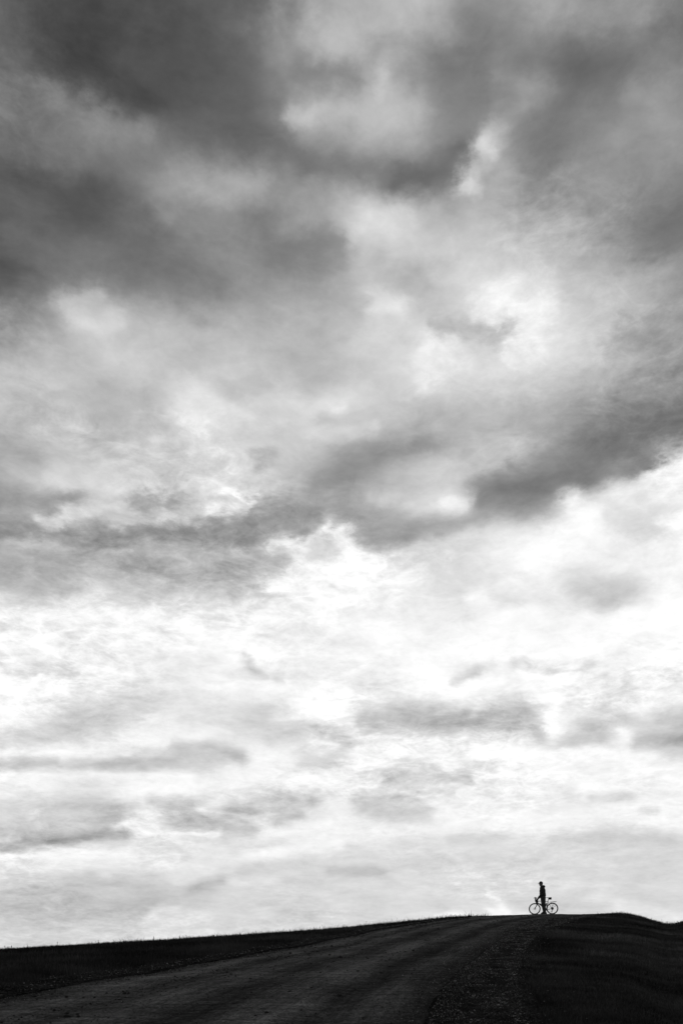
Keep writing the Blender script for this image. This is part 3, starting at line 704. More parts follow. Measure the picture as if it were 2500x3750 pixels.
def build_ground():
    xs = spaced(-26, 34, 0.25, 9000); ys = spaced(-6, 80, 0.3, 9000)
    X, Y = np.meshgrid(xs, ys, indexing='ij')
    Z = height(X, Y)
    under = smoothstep(X, left_edge(Y) - 0.55, left_edge(Y) - 0.25) * smoothstep(X, verge_edge(Y) + 0.45, verge_edge(Y) + 0.15)
    Z = Z - 0.14 * under * (Y > -55) * (Y < 110)
    me = mesh_from_arrays('ground', np.stack([X, Y, Z], -1).reshape(-1, 3), grid_faces(len(xs), len(ys)))
    m, b, N = material('field_soil', 1.0, 0.0)
    co = N.new('ShaderNodeTexCoord').outputs['Object']
    a = N.noise(co, 0.35, 5, 0.6); c = N.noise(co, 9.0, 5, 0.7)
    mp = N.new('ShaderNodeMapping'); m.node_tree.links.new(co, mp.inputs[0])
    mp.inputs['Rotation'].default_value = (0, 0, 0.5); mp.inputs['Scale'].default_value = (0.25, 1.6, 1)
    st = N.noise(mp.outputs[0], 0.8, 4, 0.6)
    g = N.math('ADD', N.remap(a, 0.35, 0.65, 0.022, 0.042), N.remap(c, 0.3, 0.7, -0.012, 0.016))
    g = N.math('ADD', g, N.remap(st, 0.45, 0.65, 0.0, 0.014))
    m.node_tree.links.new(g, b.inputs['Base Color'])
    bump = N.new('ShaderNodeBump'); bump.inputs['Distance'].default_value = 0.05; bump.inputs['Strength'].default_value = 0.8
    m.node_tree.links.new(N.noise(co, 14.0, 4, 0.7), bump.inputs['Height'])
    m.node_tree.links.new(bump.outputs[0], b.inputs['Normal'])
    tag(link('ground', me, m), kind='structure')

def strip(name, inner, outer, n, mat, relief, y0=-20.0, y1=95.0, step=0.14):
    ys = np.arange(y0, y1, step); t = np.linspace(0, 1, n)
    Y = np.repeat(ys[:, None], n, 1)
    a, b = inner(Y), outer(Y)
    X = a + (b - a) * t
    Z = relief(X, Y, t)
    me = mesh_from_arrays(name, np.stack([X, Y, Z], -1).reshape(-1, 3), grid_faces(len(ys), n)[:, ::-1])
    uv = me.attributes.new('across', 'FLOAT_VECTOR', 'POINT')
    uv.data.foreach_set('vector', np.stack([np.repeat(t[None], len(ys), 0), Y * 0.1, X * 0], -1).astype(np.float32).ravel())
    return tag(link(name, me, mat), kind='structure')

def road_material():
    m, b, N = material('packed_gravel', 1.0, 0.0)
    L = m.node_tree.links
    co = N.new('ShaderNodeTexCoord').outputs['Object']
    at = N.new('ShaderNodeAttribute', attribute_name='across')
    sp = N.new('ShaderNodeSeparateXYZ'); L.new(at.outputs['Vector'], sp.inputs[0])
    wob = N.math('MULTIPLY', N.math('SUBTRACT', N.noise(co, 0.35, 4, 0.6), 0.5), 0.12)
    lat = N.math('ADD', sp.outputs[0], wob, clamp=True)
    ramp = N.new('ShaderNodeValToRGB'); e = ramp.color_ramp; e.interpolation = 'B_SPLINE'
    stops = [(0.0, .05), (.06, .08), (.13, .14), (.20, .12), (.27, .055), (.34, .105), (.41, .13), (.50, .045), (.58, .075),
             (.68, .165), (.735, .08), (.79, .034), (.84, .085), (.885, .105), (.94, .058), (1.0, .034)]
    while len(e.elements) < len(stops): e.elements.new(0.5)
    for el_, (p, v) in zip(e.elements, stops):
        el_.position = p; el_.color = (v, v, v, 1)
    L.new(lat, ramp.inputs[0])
    rb = N.new('ShaderNodeRGBToBW'); L.new(ramp.outputs[0], rb.inputs[0])
    # streaks left by tyres and the grader, running with the road
    def along(sx, sy, scale, det, ro):
        mp = N.new('ShaderNodeMapping'); L.new(at.outputs['Vector'], mp.inputs[0])
        mp.inputs['Scale'].default_value = (sx, sy, 1)
        return N.noise(mp.outputs[0], scale, det, ro)
    s1 = N.remap(along(26, 3.0, 1.0, 6, 0.75), 0.32, 0.68, 0.62, 1.38)
    s2 = N.remap(along(90, 9.0, 1.0, 4, 0.7), 0.3, 0.7, 0.78, 1.22)
    # washboard ripples across the road in patches
    rip = N.remap(along(3.0, 60.0, 1.0, 3, 0.6), 0.35, 0.65, 0.75, 1.25)
    gr = N.remap(N.noise(co, 26.0, 3, 0.8), 0.3, 0.7, 0.25, 1.75)
    gr2 = N.remap(N.noise(co, 9.0, 5, 0.8), 0.32, 0.68, 0.55, 1.45)
    big = N.remap(N.noise(co, 0.6, 3, 0.5), 0.35, 0.65, 0.75, 1.2)
    # scattered dark clods
    vor = N.new('ShaderNodeTexVoronoi'); L.new(co, vor.inputs['Vector']); vor.inputs['Scale'].default_value = 5.0
    clod = N.remap(vor.outputs['Distance'], 0.05, 0.16, 0.35, 1.0, 'SMOOTHSTEP')
    g = rb.outputs[0]
    for f in (s1, s2, rip, gr, gr2, big, clod):
        g = N.math('MULTIPLY', g, f)
    g = N.math('MULTIPLY', g, ROAD_GAIN)
    L.new(g, b.inputs['Base Color'])
    bump = N.new('ShaderNodeBump'); bump.inputs['Distance'].default_value = 0.02; bump.inputs['Strength'].default_value = 0.9
    h = N.math('ADD', N.noise(co, 30.0, 4, 0.8), N.math('MULTIPLY', s1, 0.5))
    L.new(h, bump.inputs['Height']); L.new(bump.outputs[0], b.inputs['Normal'])
    return m

def verge_material():
    m, b, N = material('loose_gravel', 1.0, 0.0)
    L = m.node_tree.links
    co = N.new('ShaderNodeTexCoord').outputs['Object']
    vor = N.new('ShaderNodeTexVoronoi'); L.new(co, vor.inputs['Vector']); vor.inputs['Scale'].default_value = 42.0
    sp = N.new('ShaderNodeSeparateColor'); L.new(vor.outputs['Color'], sp.inputs[0])
    g = N.math('ADD', N.math('MULTIPLY', N.math('POWER', sp.outputs[0], 3.0), 0.09), 0.028)
    g = N.math('MULTIPLY', g, N.remap(vor.outputs['Distance'], 0.1, 0.6, 1.2, 0.3))
    g = N.math('MULTIPLY', g, N.remap(N.noise(co, 1.2, 4, 0.6), 0.3, 0.7, 0.5, 1.4))
    L.new(g, b.inputs['Base Color'])
    bump = N.new('ShaderNodeBump'); bump.inputs['Distance'].default_value = 0.03; bump.invert = True
    L.new(vor.outputs['Distance'], bump.inputs['Height']); L.new(bump.outputs[0], b.inputs['Normal'])
    return m

ROAD_GAIN = 0.88
build_ground()
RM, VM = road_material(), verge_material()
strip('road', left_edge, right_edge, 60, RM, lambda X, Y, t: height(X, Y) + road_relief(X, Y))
def verge_relief(X, Y, t):
    z = height(X, Y) + 0.012 + 0.035 * np.sin(np.pi * np.clip(t, 0, 1)) + lattice_noise(X * 4 + 9, Y * 4 + 9, 12, 3) * 0.02
    return z - 0.16 * smoothstep(t, 0.86, 1.0) - 0.07 * smoothstep(t, 0.09, 0.0)
strip('gravel_verge', lambda y: right_edge(y) - 0.16, lambda y: verge_edge(y) + 0.35, 18, VM, verge_relief)
def left_verge_relief(X, Y, t):
    z = height(X, Y) + 0.012 + 0.03 * np.sin(np.pi * t) + lattice_noise(X * 4 + 40, Y * 4 + 9, 13, 3) * 0.018
    return z - 0.16 * smoothstep(t, 0.16, 0.0)
strip('gravel_verge', lambda y: left_edge(y) - 0.62, lambda y: left_edge(y) + 0.04, 12, VM, left_verge_relief)

# ---------------------------------------------------------------- gravel stones lying loose
def in_view(x, y, margin=2.5):
    th = np.degrees(np.arctan2(x, y)); r = np.hypot(x, y)
    lim = 21.5 + np.degrees(margin / np.maximum(r, 1))
    return (np.abs(th) < lim) & (r > 4.5)

def build_stones():
    rng = np.random.default_rng(11)
    px, py, ps, pt = [], [], [], []
    def scatter(n, inner, outer, y0, y1, power, size, bias=None, dark=False):
        y = y0 + (y1 - y0) * rng.random(n) ** power
        u = rng.random(n) if bias is None else np.clip(rng.normal(bias[0], bias[1], n), -0.1, 1.1)
        a, b = inner(y), outer(y)
        x = a + (b - a) * u
        k = in_view(x, y)
        s = size * np.exp(rng.normal(0, 0.42, n)) * (0.8 + y * 0.012)
        px.append(x[k]); py.append(y[k]); ps.append(s[k])
        pt.append((0.03 + (0.0 if dark else 0.30) * rng.random(n) ** 3.0)[k])
    scatter(46000, right_edge, verge_edge, 4.5, 54.5, 1.7, 0.0062)
    scatter(16000, lambda y: right_edge(y) - 0.75, verge_edge, 4.5, 50, 1.6, 0.0058, (0.45, 0.22))
    scatter(22000, right_edge, verge_edge, 4.5, 50, 1.5, 0.0070, (0.64, 0.18))
    scatter(1800, right_edge, lambda y: verge_edge(y) + 0.7, 4.5, 50, 1.5, 0.006, (0.72, 0.12))
    scatter(9000, lambda y: left_edge(y) - 0.6, lambda y: left_edge(y) + 0.45, 4.5, 45, 1.2, 0.0080)
    scatter(3500, left_edge, right_edge, 4.5, 45, 1.5, 0.006)
    scatter(3500, lambda y: right_edge(y) - 0.9, right_edge, 4.5, 40, 1.5, 0.0065)
    for c, sd_, cnt in ((0.08, 0.03, 500), (0.24, 0.03, 700), (0.30, 0.08, 500), (0.52, 0.04, 350), (0.74, 0.04, 450), (0.5, 0.3, 500)):
        scatter(cnt, left_edge, right_edge, 4.5, 45, 1.2, 0.013, (c, sd_), True)      # dark clods along the wheel tracks
    x, y, s, t = map(np.concatenate, (px, py, ps, pt))
    n = len(x)
    base = np.array([(0, 0, 1), (.9, 0, .15), (.28, .86, .1), (-.73, .53, .2), (-.73, -.53, .1), (.28, -.86, .2), (0, 0, -.6)], float)
    f = np.array([(0, 1, 2), (0, 2, 3), (0, 3, 4), (0, 4, 5), (0, 5, 1), (6, 2, 1), (6, 3, 2), (6, 4, 3), (6, 5, 4), (6, 1, 5)])
    V = base[None] * rng.uniform(0.65, 1.3, (n, 7, 3)) * np.stack([s * rng.uniform(.8, 1.5, n), s, s * rng.uniform(.45, .8, n)], -1)[:, None]
    a = rng.uniform(0, 2 * np.pi, n)
    c, d = np.cos(a)[:, None], np.sin(a)[:, None]
    X = V[..., 0] * c - V[..., 1] * d; Y = V[..., 0] * d + V[..., 1] * c
    on_road = (x < right_edge(y)) & (x > left_edge(y))
    z = height(x, y) + np.where(on_road, road_relief(x, y), 0.04)
    W = np.stack([X + x[:, None], Y + y[:, None], V[..., 2] + (z + s * 0.15)[:, None]], -1)
    F = (f[None] + (np.arange(n) * 7)[:, None, None]).reshape(-1, 3)
    me = mesh_from_arrays('gravel', W.reshape(-1, 3), F)
    at = me.attributes.new('tone', 'FLOAT', 'POINT')
    at.data.foreach_set('value', np.repeat(t, 7).astype(np.float32))
    m, b, N = material('gravel_stone', 0.9, 0.08)
    av = N.new('ShaderNodeAttribute', attribute_name='tone')
    m.node_tree.links.new(N.math('MULTIPLY', av.outputs['Fac'], STONE_GAIN), b.inputs['Base Color'])
    tag(link('gravel', me, m, smooth=False), 'loose pale and dark gravel lying along the road and its verges', 'gravel', kind='stuff')
STONE_GAIN = 0.8
build_stones()

# ---------------------------------------------------------------- grass
def blades(rng, x, y, z, h, w, lean):
    """curved blades: a quad and a tip triangle each -> (verts, tri faces)"""
    n = len(x)
    a = rng.uniform(0, 2 * np.pi, n); la = rng.uniform(0, 2 * np.pi, n)
    dx, dy = np.cos(a) * w / 2, np.sin(a) * w / 2
    lx, ly = np.cos(la) * lean * h, np.sin(la) * lean * h
    P = np.zeros((n, 5, 3))
    P[:, 0] = np.stack([x - dx, y - dy, z - 0.03], -1)
    P[:, 1] = np.stack([x + dx, y + dy, z - 0.03], -1)
    P[:, 2] = np.stack([x - dx * .7 + lx * .35, y - dy * .7 + ly * .35, z + h * .55], -1)
    P[:, 3] = np.stack([x + dx * .7 + lx * .35, y + dy * .7 + ly * .35, z + h * .55], -1)
    P[:, 4] = np.stack([x + lx, y + ly, z + h * (1 - 0.3 * lean)], -1)
    f = np.array([(0, 1, 3), (0, 3, 2), (2, 3, 4)])
    return P.reshape(-1, 3), (f[None] + (np.arange(n) * 5)[:, None, None]).reshape(-1, 3)

def grass_material(name, lo, hi):
    m, b, N = material(name, 0.9, 0.05)
    L = m.node_tree.links
    av = N.new('ShaderNodeAttribute', attribute_name='tone')
    co = N.new('ShaderNodeTexCoord').outputs['Object']
    mp = N.new('ShaderNodeMapping'); L.new(co, mp.inputs[0])
    mp.inputs['Rotation'].default_value = (0, 0, -0.45); mp.inputs['Scale'].default_value = (0.5, 1.1, 0.2)
    st = N.remap(N.noise(mp.outputs[0], 0.7, 5, 0.65), 0.38, 0.66, 0.45, 1.9)
    st = N.math('MULTIPLY', st, N.remap(N.noise(co, 0.16, 3, 0.5), 0.4, 0.62, 0.6, 1.6, 'SMOOTHSTEP'))
    g = N.math('MULTIPLY', N.remap(av.outputs['Fac'], 0, 1, lo, hi), st)
    L.new(g, b.inputs['Base Color'])
    # thin leaves let some light through
    tr = N.new('ShaderNodeBsdfTranslucent'); L.new(g, tr.inputs['Color'])
    mixs = N.new('ShaderNodeMixShader'); mixs.inputs[0].default_value = 0.25
    out = [n for n in m.node_tree.nodes if n.type == 'OUTPUT_MATERIAL'][0]
    L.new(b.outputs[0], mixs.inputs[1]); L.new(tr.outputs[0], mixs.inputs[2]); L.new(mixs.outputs[0], out.inputs[0])
    return m

def build_grass(name, label, n, sampler, hmin, hmax, wid, mat, seed, lean=0.6):
    rng = np.random.default_rng(seed)
    x, y = sampler(rng, n)
    k = in_view(x, y, 1.5)
    x, y = x[k], y[k]
    clump = lattice_noise(x * 1.1 + y * 0.7 + 31, y * 1.0 - x * 0.8 + 97, seed + 1, 4)
    big = lattice_noise(x * 0.2 + y * 0.15 + 11, y * 0.13 - x * 0.2 + 37, seed + 2, 2)
    m = len(x)
    h = (hmin + (hmax - hmin) * rng.random(m) ** 2.2) * (1 + 0.6 * clump + 0.25 * big + 0.8 * (clump > 0.36) * rng.random(m) ** 2)
    r = np.hypot(x, y)
    h = h * (1 + 0.9 * smoothstep(r, 44, 54) * (rng.random(m) < 0.3))
    w = wid * (0.7 + 0.6 * rng.random(m)) * (0.7 + r * 0.022)
    V, F = blades(rng, x, y, height(x, y), h, w, lean * (0.3 + rng.random(m)))
    me = mesh_from_arrays(name, V, F)
    tone = np.clip(0.35 + 0.5 * clump + 0.35 * (rng.random(m) - 0.5) + 0.5 * (rng.random(m) > 0.975), 0, 1.3)
    at = me.attributes.new('tone', 'FLOAT', 'POINT')
    at.data.foreach_set('value', np.repeat(tone, 5).astype(np.float32))
    tag(link(name, me, mat, smooth=False), label, 'grass', kind='stuff')

def left_field(rng, n):
    # more tufts near the camera, all the way over the crest
    r = 6 + 50 * rng.random(n) ** 1.25
    th = np.radians(rng.uniform(-27, 13, n))
    x, y = r * np.sin(th), r * np.cos(th)
    edge = left_edge(y) - 0.58 - 0.25 * lattice_noise(y * 1.5 + 3, y * 0 + 2, 21, 3)
    k = x < edge
    return x[k], y[k]

def right_field(rng, n):
    r = 5 + 63 * rng.random(n) ** 1.15
    th = np.radians(rng.uniform(6, 28, n))
    x, y = r * np.sin(th), r * np.cos(th)
    edge = verge_edge(y) - 0.05 + 0.5 * lattice_noise(y * 1.1 + 3, y * 0 + 9, 22, 3)
    stray = rng.random(n) < 0.05 * np.exp(-np.maximum(edge - x, 0) / 0.35)
    k = (x > edge) | (stray & (x > right_edge(y) + 0.5))
    return x[k], y[k]

GL = grass_material('meadow_grass', 0.014, 0.042)
GR = grass_material('bank_grass', 0.016, 0.088)
build_grass('grass', 'tall dark grass covering the field left of the road', 450000, left_field, 0.04, 0.16, 0.008, GL, 31, 0.5)
build_grass('grass', 'short streaky grass covering the bank right of the road', 360000, right_field, 0.03, 0.11, 0.007, GR, 41, 0.9)

# ---------------------------------------------------------------- shape builder for small objects
class Shape:
    def __init__(self):
        self.v, self.f = [], []
    def add(self, v, f):
        o = len(self.v)
        self.v += [tuple(p) for p in v]
        self.f += [tuple(i + o for i in q) for q in f]
        return self
    def tube(self, pts, radii, n=10, closed=False, flat=1.0):
        pts = [Vector(p) for p in pts]
        if not hasattr(radii, '__len__'):
            radii = [radii] * len(pts)
        m = len(pts); rings = []
        up = None
        for i, p in enumerate(pts):
            a = pts[(i - 1) % m] if (closed or i > 0) else p
            b = pts[(i + 1) % m] if (closed or i < m - 1) else p
            t = (b - a).normalized()
            if up is None:
                up = Vector((0, 1, 0)) if abs(t.y) < 0.9 else Vector((0, 0, 1))
            u = (up - t * up.dot(t)).normalized(); w = t.cross(u); up = u
            rings.append([p + (u * math.cos(k * 2 * math.pi / n) + w * math.sin(k * 2 * math.pi / n) * flat) * radii[i] for k in range(n)])
        v = [q for r in rings for q in r]
        f = []
        for i in range(m if closed else m - 1):
            j = (i + 1) % m
            for k in range(n):
                f.append((i * n + k, i * n + (k + 1) % n, j * n + (k + 1) % n, j * n + k))
        if not closed:
            f.append(tuple(range(n))[::-1]); f.append(tuple((m - 1) * n + k for k in range(n)))
        return self.add(v, f)
    def ball(self, c, r, rot=None, nu=16, nv=10):
        c = Vector(c); r = r if hasattr(r, '__len__') else (r, r, r)
        R = Matrix.Rotation(rot, 3, 'Y') if rot else Matrix.Identity(3)
        v = [c + R @ Vector((0, 0, r[2]))]
        for j in range(1, nv):
            t = math.pi * j / nv
            for i in range(nu):
                a = 2 * math.pi * i / nu
                v.append(c + R @ Vector((r[0] * math.sin(t) * math.cos(a), r[1] * math.sin(t) * math.sin(a), r[2] * math.cos(t))))
        v.append(c + R @ Vector((0, 0, -r[2])))
        f = [(0, 1 + i, 1 + (i + 1) % nu) for i in range(nu)]
        for j in range(nv - 2):
            for i in range(nu):
                a = 1 + j * nu + i; b = 1 + j * nu + (i + 1) % nu
                f.append((a, a + nu, b + nu, b))
        l = len(v) - 1; s = 1 + (nv - 2) * nu
        f += [(l, s + (i + 1) % nu, s + i) for i in range(nu)]
        return self.add(v, f)
    def limb(self, a, b, ra, rb, n=14):
        """rounded tapering limb"""
        a, b = Vector(a), Vector(b)
        d = (b - a).normalized()
        pts, rr = [], []
        for k in (1.0, 0.8, 0.45):
            pts.append(a - d * ra * k); rr.append(ra * math.sqrt(max(1 - k * k, 0.02)))
        pts.append(a); rr.append(ra); pts.append(b); rr.append(rb)
        for k in (0.45, 0.8, 1.0):
            pts.append(b + d * rb * k); rr.append(rb * math.sqrt(max(1 - k * k, 0.02)))
        return self.tube(pts, rr, n)
    def slab(self, outline, y0, y1):
        """outline in x,z pushed from y0 to y1"""
        n = len(outline)
        v = [(x, y0, z) for x, z in outline] + [(x, y1, z) for x, z in outline]
        f = [tuple(range(n)), tuple(range(2 * n - 1, n - 1, -1))]
        f += [(i, i + n, (i + 1) % n + n, (i + 1) % n) for i in range(n)]
        return self.add(v, f)
    def disc(self, c, r, w, n=32):
        c = Vector(c)
        return self.tube([c + Vector((0, -w / 2, 0)), c + Vector((0, w / 2, 0))], r, n)
    def build(self, name, mat, parent=None, bevel=0.0):
        me = bpy.data.meshes.new(name)
        me.from_pydata([tuple(p) for p in self.v], [], self.f)
        bm = bmesh.new(); bm.from_mesh(me)
        bmesh.ops.recalc_face_normals(bm, faces=bm.faces)
        if bevel:
            bmesh.ops.bevel(bm, geom=[e for e in bm.edges if e.calc_face_angle(0) > 0.6], offset=bevel, segments=2, affect='EDGES')
        bm.to_mesh(me); bm.free()
        o = link(name, me, mat, parent)
        try:
            me.set_sharp_from_angle(angle=rad(40))
        except Exception:
            pass
        return o
    def fuse(self, name, mat, parent, voxel, smooth=3, loose=0.0):
        """melt the pieces into one continuous skin"""
        o = self.build(name, mat, parent)
        o.parent = None
        r = o.modifiers.new('remesh', 'REMESH'); r.mode = 'VOXEL'; r.voxel_size = voxel; r.use_smooth_shade = True
        s = o.modifiers.new('smooth', 'SMOOTH'); s.factor = 0.5; s.iterations = smooth
        dg = bpy.context.evaluated_depsgraph_get(); dg.update()
        me = bpy.data.meshes.new_from_object(o.evaluated_get(dg), depsgraph=dg)
        if loose:                                      # cloth stands off the body
            nrm = [v.normal.copy() for v in me.vertices]
            for v, nn in zip(me.vertices, nrm):
                v.co += nn * loose
        o.modifiers.clear(); old = o.data; o.data = me; bpy.data.meshes.remove(old); me.name = name
        if parent: o.parent = parent
        return o

# local frame for rider and bicycle: +x towards the back wheel, -y towards the camera, metres
SC = 0.001826
def L(zx, zy, y=0.0):
    return Vector(((zx - 765) * SC, y, (1303 - zy) * SC))

AZP, RP = 11.44, 59.1
px0, py0 = RP * math.sin(rad(AZP)), RP * math.cos(rad(AZP))
ex, ey = math.cos(rad(AZP)), -math.sin(rad(AZP))
def ground_at(lx, ly=0.0):
    X = px0 + ex * lx - ey * ly; Y = py0 + ey * lx + ex * ly
    return float(height(X, Y) + road_relief(X, Y))

black_paint = plain('black_frame_paint', 0.025, 0.35, 0, 0.5)
rubber = plain('tyre_rubber', 0.02, 0.85)
alloy = plain('dark_alloy', 0.04, 0.45, 0.5)
steel = plain('spoke_steel', 0.2, 0.35, 0.9)
saddle_mat = plain('saddle_vinyl', 0.02, 0.6)
bag_mat = plain('bag_nylon', 0.022, 0.85, scale=120)
tape = plain('bar_tape', 0.02, 0.8)
skin = plain('skin', 0.13, 0.55, scale=30, wear=0.1)
cloth_dark = plain('dark_fleece', 0.02, 0.95, scale=90)
cloth_trs = plain('dark_trousers', 0.025, 0.9, scale=90)
cloth_pale = plain('pale_shirt', 0.55, 0.9, scale=90, wear=0.1)
shoe_mat = plain('shoe_leather', 0.02, 0.7)
hair_mat = plain('dark_hair', 0.02, 0.6)

FW, RW = L(492, 1135), L(1042, 1115)
WR = 0.340

def add_bicycle():
    root = bpy.data.objects.new('bicycle', None); scene.collection.objects.link(root)
    tag(root, 'drop-bar touring bicycle with rear rack held by the standing rider on the hilltop', 'bicycle')
    BB, HT, HB = L(850, 1150), L(562, 850), L(580, 960)
    ST, SP = L(903, 885), L(914, 792)
    s = Shape()
    s.tube([L(568, 884), L(900, 888)], [.020, .018], 12)
    s.tube([L(585, 940), BB], [.028, .026], 12)
    s.tube([BB, ST], [.020, .018], 12)
    s.tube([HT, HB], [.026, .03], 14)
    s.tube([BB + Vector((0, -.035, 0)), BB + Vector((0, .035, 0))], .024, 14)
    for y in (-.06, .06):
        s.tube([L(893, 915, y * .3), L(900, 935, y * .8), RW + Vector((0, y, 0))], [.011, .010, .009], 8)
        s.tube([BB + Vector((.02, y * .5, 0)), BB + Vector((.12, y * .9, .005)), RW + Vector((0, y, 0))], [.014, .012, .011], 8)
    s.build('frame', black_paint, root)
    s = Shape()
    s.tube([HB, L(573, 975)], [.03, .034], 12)
    for y in (-.055, .055):
        s.tube([L(575, 965, y * .6), L(570, 990, y), L(530, 1062, y), FW + Vector((0, y, 0))], [.024, .028, .024, .016], 10)
    s.build('fork', black_paint, root)
    def wheel(c, rear):
        w = bpy.data.objects.new('wheel', None); scene.collection.objects.link(w); w.parent = root
        def ring(r, rr, n=56, flat=1.0, m=10):
            pts = [c + Vector((math.cos(a) * r, 0, math.sin(a) * r)) for a in np.linspace(0, 2 * math.pi, n, endpoint=False)]
            return Shape().tube(pts, rr, m, closed=True, flat=flat)
        ring(WR - .025, .025).build('tyre', rubber, w)
        ring(WR - .052, .014, flat=1.3).build('rim', alloy, w)
        h = Shape().disc(c, .018, .10, 16).disc(c + Vector((0, -.03, 0)), .03, .004, 20).disc(c + Vector((0, .03, 0)), .03, .004, 20)
        h.tube([c + Vector((0, -.07, 0)), c + Vector((0, .07, 0))], .007, 8)
        h.build('hub', alloy, w)
        nsp = 28
        base = Shape().tube([(0.03, 0, 0), (WR - .052, 0, 0)], .0011, 5)
        me = None
        for k in range(nsp):
            side = .03 if k % 2 else -.03
            a = 2 * math.pi * k / nsp
            lean = .5 if (k // 2) % 2 else -.5
            p0 = Vector((math.cos(a + lean) * .029, side, math.sin(a + lean) * .029))
            p1 = Vector((math.cos(a) * (WR - .05), 0, math.sin(a) * (WR - .05)))
            if me is None:
                o = Shape().tube([(0, 0, 0), (0, 0, (p1 - p0).length)], .0011, 5).build('spoke', steel, w)
                me = o.data
            else:
                o = bpy.data.objects.new('spoke', me); scene.collection.objects.link(o); o.parent = w
            o.location = c + p0
            o.rotation_mode = 'QUATERNION'
            o.rotation_quaternion = (p1 - p0).to_track_quat('Z', 'Y')
        # brake disc with open centre
        rpts = [c + Vector((math.cos(a) * .068, .045, math.sin(a) * .068)) for a in np.linspace(0, 2 * math.pi, 32, endpoint=False)]
        d = Shape().tube(rpts, .010, 6, closed=True, flat=.15 if False else 0.3)
        for k in range(6):
            a = k * math.pi / 3
            d.tube([c + Vector((0.02 * math.cos(a), .045, .02 * math.sin(a))), c + Vector((.06 * math.cos(a + .4), .045, .06 * math.sin(a + .4)))], .003, 5)
        d.build('brake_disc', steel, w)
        if rear:
            cs = Shape()
            for i in range(9):
                cs.disc(c + Vector((0, -.022 - i * .0042, 0)), .080 - i * .0062, .0022, 28)
            cs.build('cassette', alloy, w)
        return w
    wheel(FW, False); wheel(RW, True)
    # brake callipers
    Shape().slab([(FW.x + .02, FW.z + .03), (FW.x + .055, FW.z + .02), (FW.x + .065, FW.z + .085), (FW.x + .035, FW.z + .09)], .035, .07).build('brake_caliper', black_paint, root, .003)
    Shape().slab([(RW.x - .06, RW.z + .02), (RW.x - .02, RW.z + .03), (RW.x - .03, RW.z + .08), (RW.x - .065, RW.z + .07)], .035, .07).build('brake_caliper', black_paint, root, .003)
    # stem and drop bar, front turned a little towards the camera
    Shape().tube([L(556, 846), L(560, 828)], .018, 12).tube([L(558, 836), L(590, 826)], .017, 12).build('stem', black_paint, root)
    def side(y, k):
        return [L(598, 830, 0), L(598 + 10 * k, 829, y * .5), L(592 + 12 * k, 828, y * .85), L(560 + 12 * k, 815, y), L(535 + 10 * k, 790, y),
                L(510 + 10 * k, 782, y * 1.01)]
    bars = Shape(); hoods = []
    for y, k in ((-.21, 1.0), (.21, -1.0)):
        bars.tube(side(y, k), .0155, 10)
        o = 10 * k
        bars.tube([L(540 + o, 792, y * 1.01), L(505 + o, 800, y * 1.03), L(498 + o, 830, y * 1.06), L(512 + o, 862, y * 1.09), L(545 + o, 878, y * 1.1),
                   L(585 + o, 876, y * 1.11)], .0145, 10)
    bars.build('handlebar', tape, root)
    for y, k in ((-.21, 1.0), (.21, -1.0)):
        o = 10 * k
        hd = Shape().tube([L(530 + o, 786, y), L(495 + o, 780, y), L(478 + o, 776, y), L(468 + o, 770, y)], [.016, .018, .016, .012], 10)
        h = hd.build('brake_hood', rubber, root)
        Shape().tube([L(476 + o, 778, y), L(466 + o, 792, y), L(455 + o, 815, y)], [.006, .006, .004], 8, flat=.7).build('brake_lever', alloy, h)
    # seat post, saddle
    Shape().tube([ST, SP], .016, 12).tube([SP + Vector((-.05, 0, .012)), SP + Vector((.07, 0, .012))], .004, 6).build('seat_post', black_paint, root)
    sd_ = Shape()
    prof = [(842, 775, .018), (856, 768, .022), (890, 769, .03), (930, 768, .055), (965, 765, .070), (1000, 764, .066), (1010, 768, .05)]
    ringn = 12; vs = []; fs = []
    for i, (zx, zy, wd) in enumerate(prof):
        c = L(zx, zy)
        for k in range(ringn):
            a = 2 * math.pi * k / ringn
            vs.append((c.x, math.cos(a) * wd, c.z + math.sin(a) * .014))
    for i in range(len(prof) - 1):
        for k in range(ringn):
            fs.append((i * ringn + k, i * ringn + (k + 1) % ringn, (i + 1) * ringn + (k + 1) % ringn, (i + 1) * ringn + k))
    fs += [tuple(range(ringn)), tuple((len(prof) - 1) * ringn + k for k in range(ringn))]
    sd_.add(vs, fs).build('saddle', saddle_mat, root)
    Shape().tube([L(888, 884, 0), L(915, 884, 0)], .024, 12).ball(L(905, 872), .014).build('seat_clamp', alloy, root)
    # rack
    rk = Shape()
    for y in (-.055, .055):
        rk.tube([L(958, 914, y * .8), L(1000, 909, y), L(1150, 893, y)], .015, 8)
        rk.tube([L(1012, 912, y * 1.2), L(1018, 960, y * 1.6), L(1042, 1050, y * 1.5), RW + Vector((0, y * 1.3, .03))], .0055, 6)
        rk.tube([L(1130, 898, y * 1.1), L(1118, 945, y * 1.4), L(1060, 1035, y * 1.5)], .003, 6)
        rk.tube([L(1072, 968, y * 1.6), L(1048, 1030, y * 1.6), L(1110, 1048, y * 1.6), L(1140, 1040, y * 1.6), L(1156, 1010, y * 1.6),
                 L(1140, 985, y * 1.6), L(1100, 960, y * 1.6)], .004, 6)
        rk.tube([L(895, 915, y * .4), L(925, 924, y * .8), L(962, 914, y * .9)], .0035, 6)
    for q in (962, 1010, 1058, 1106, 1148):
        zz_ = 914 - (q - 958) * .11
        rk.tube([L(q, zz_, -.055), L(q, zz_, .055)], .006, 6)
    rk.slab([(L(985, 905).x, L(985, 905).z), (L(1148, 887).x, L(1148, 887).z), (L(1150, 897).x, L(1150, 897).z), (L(985, 915).x, L(985, 915).z)], -.03, .03)
    rk.build('rear_rack', black_paint, root)
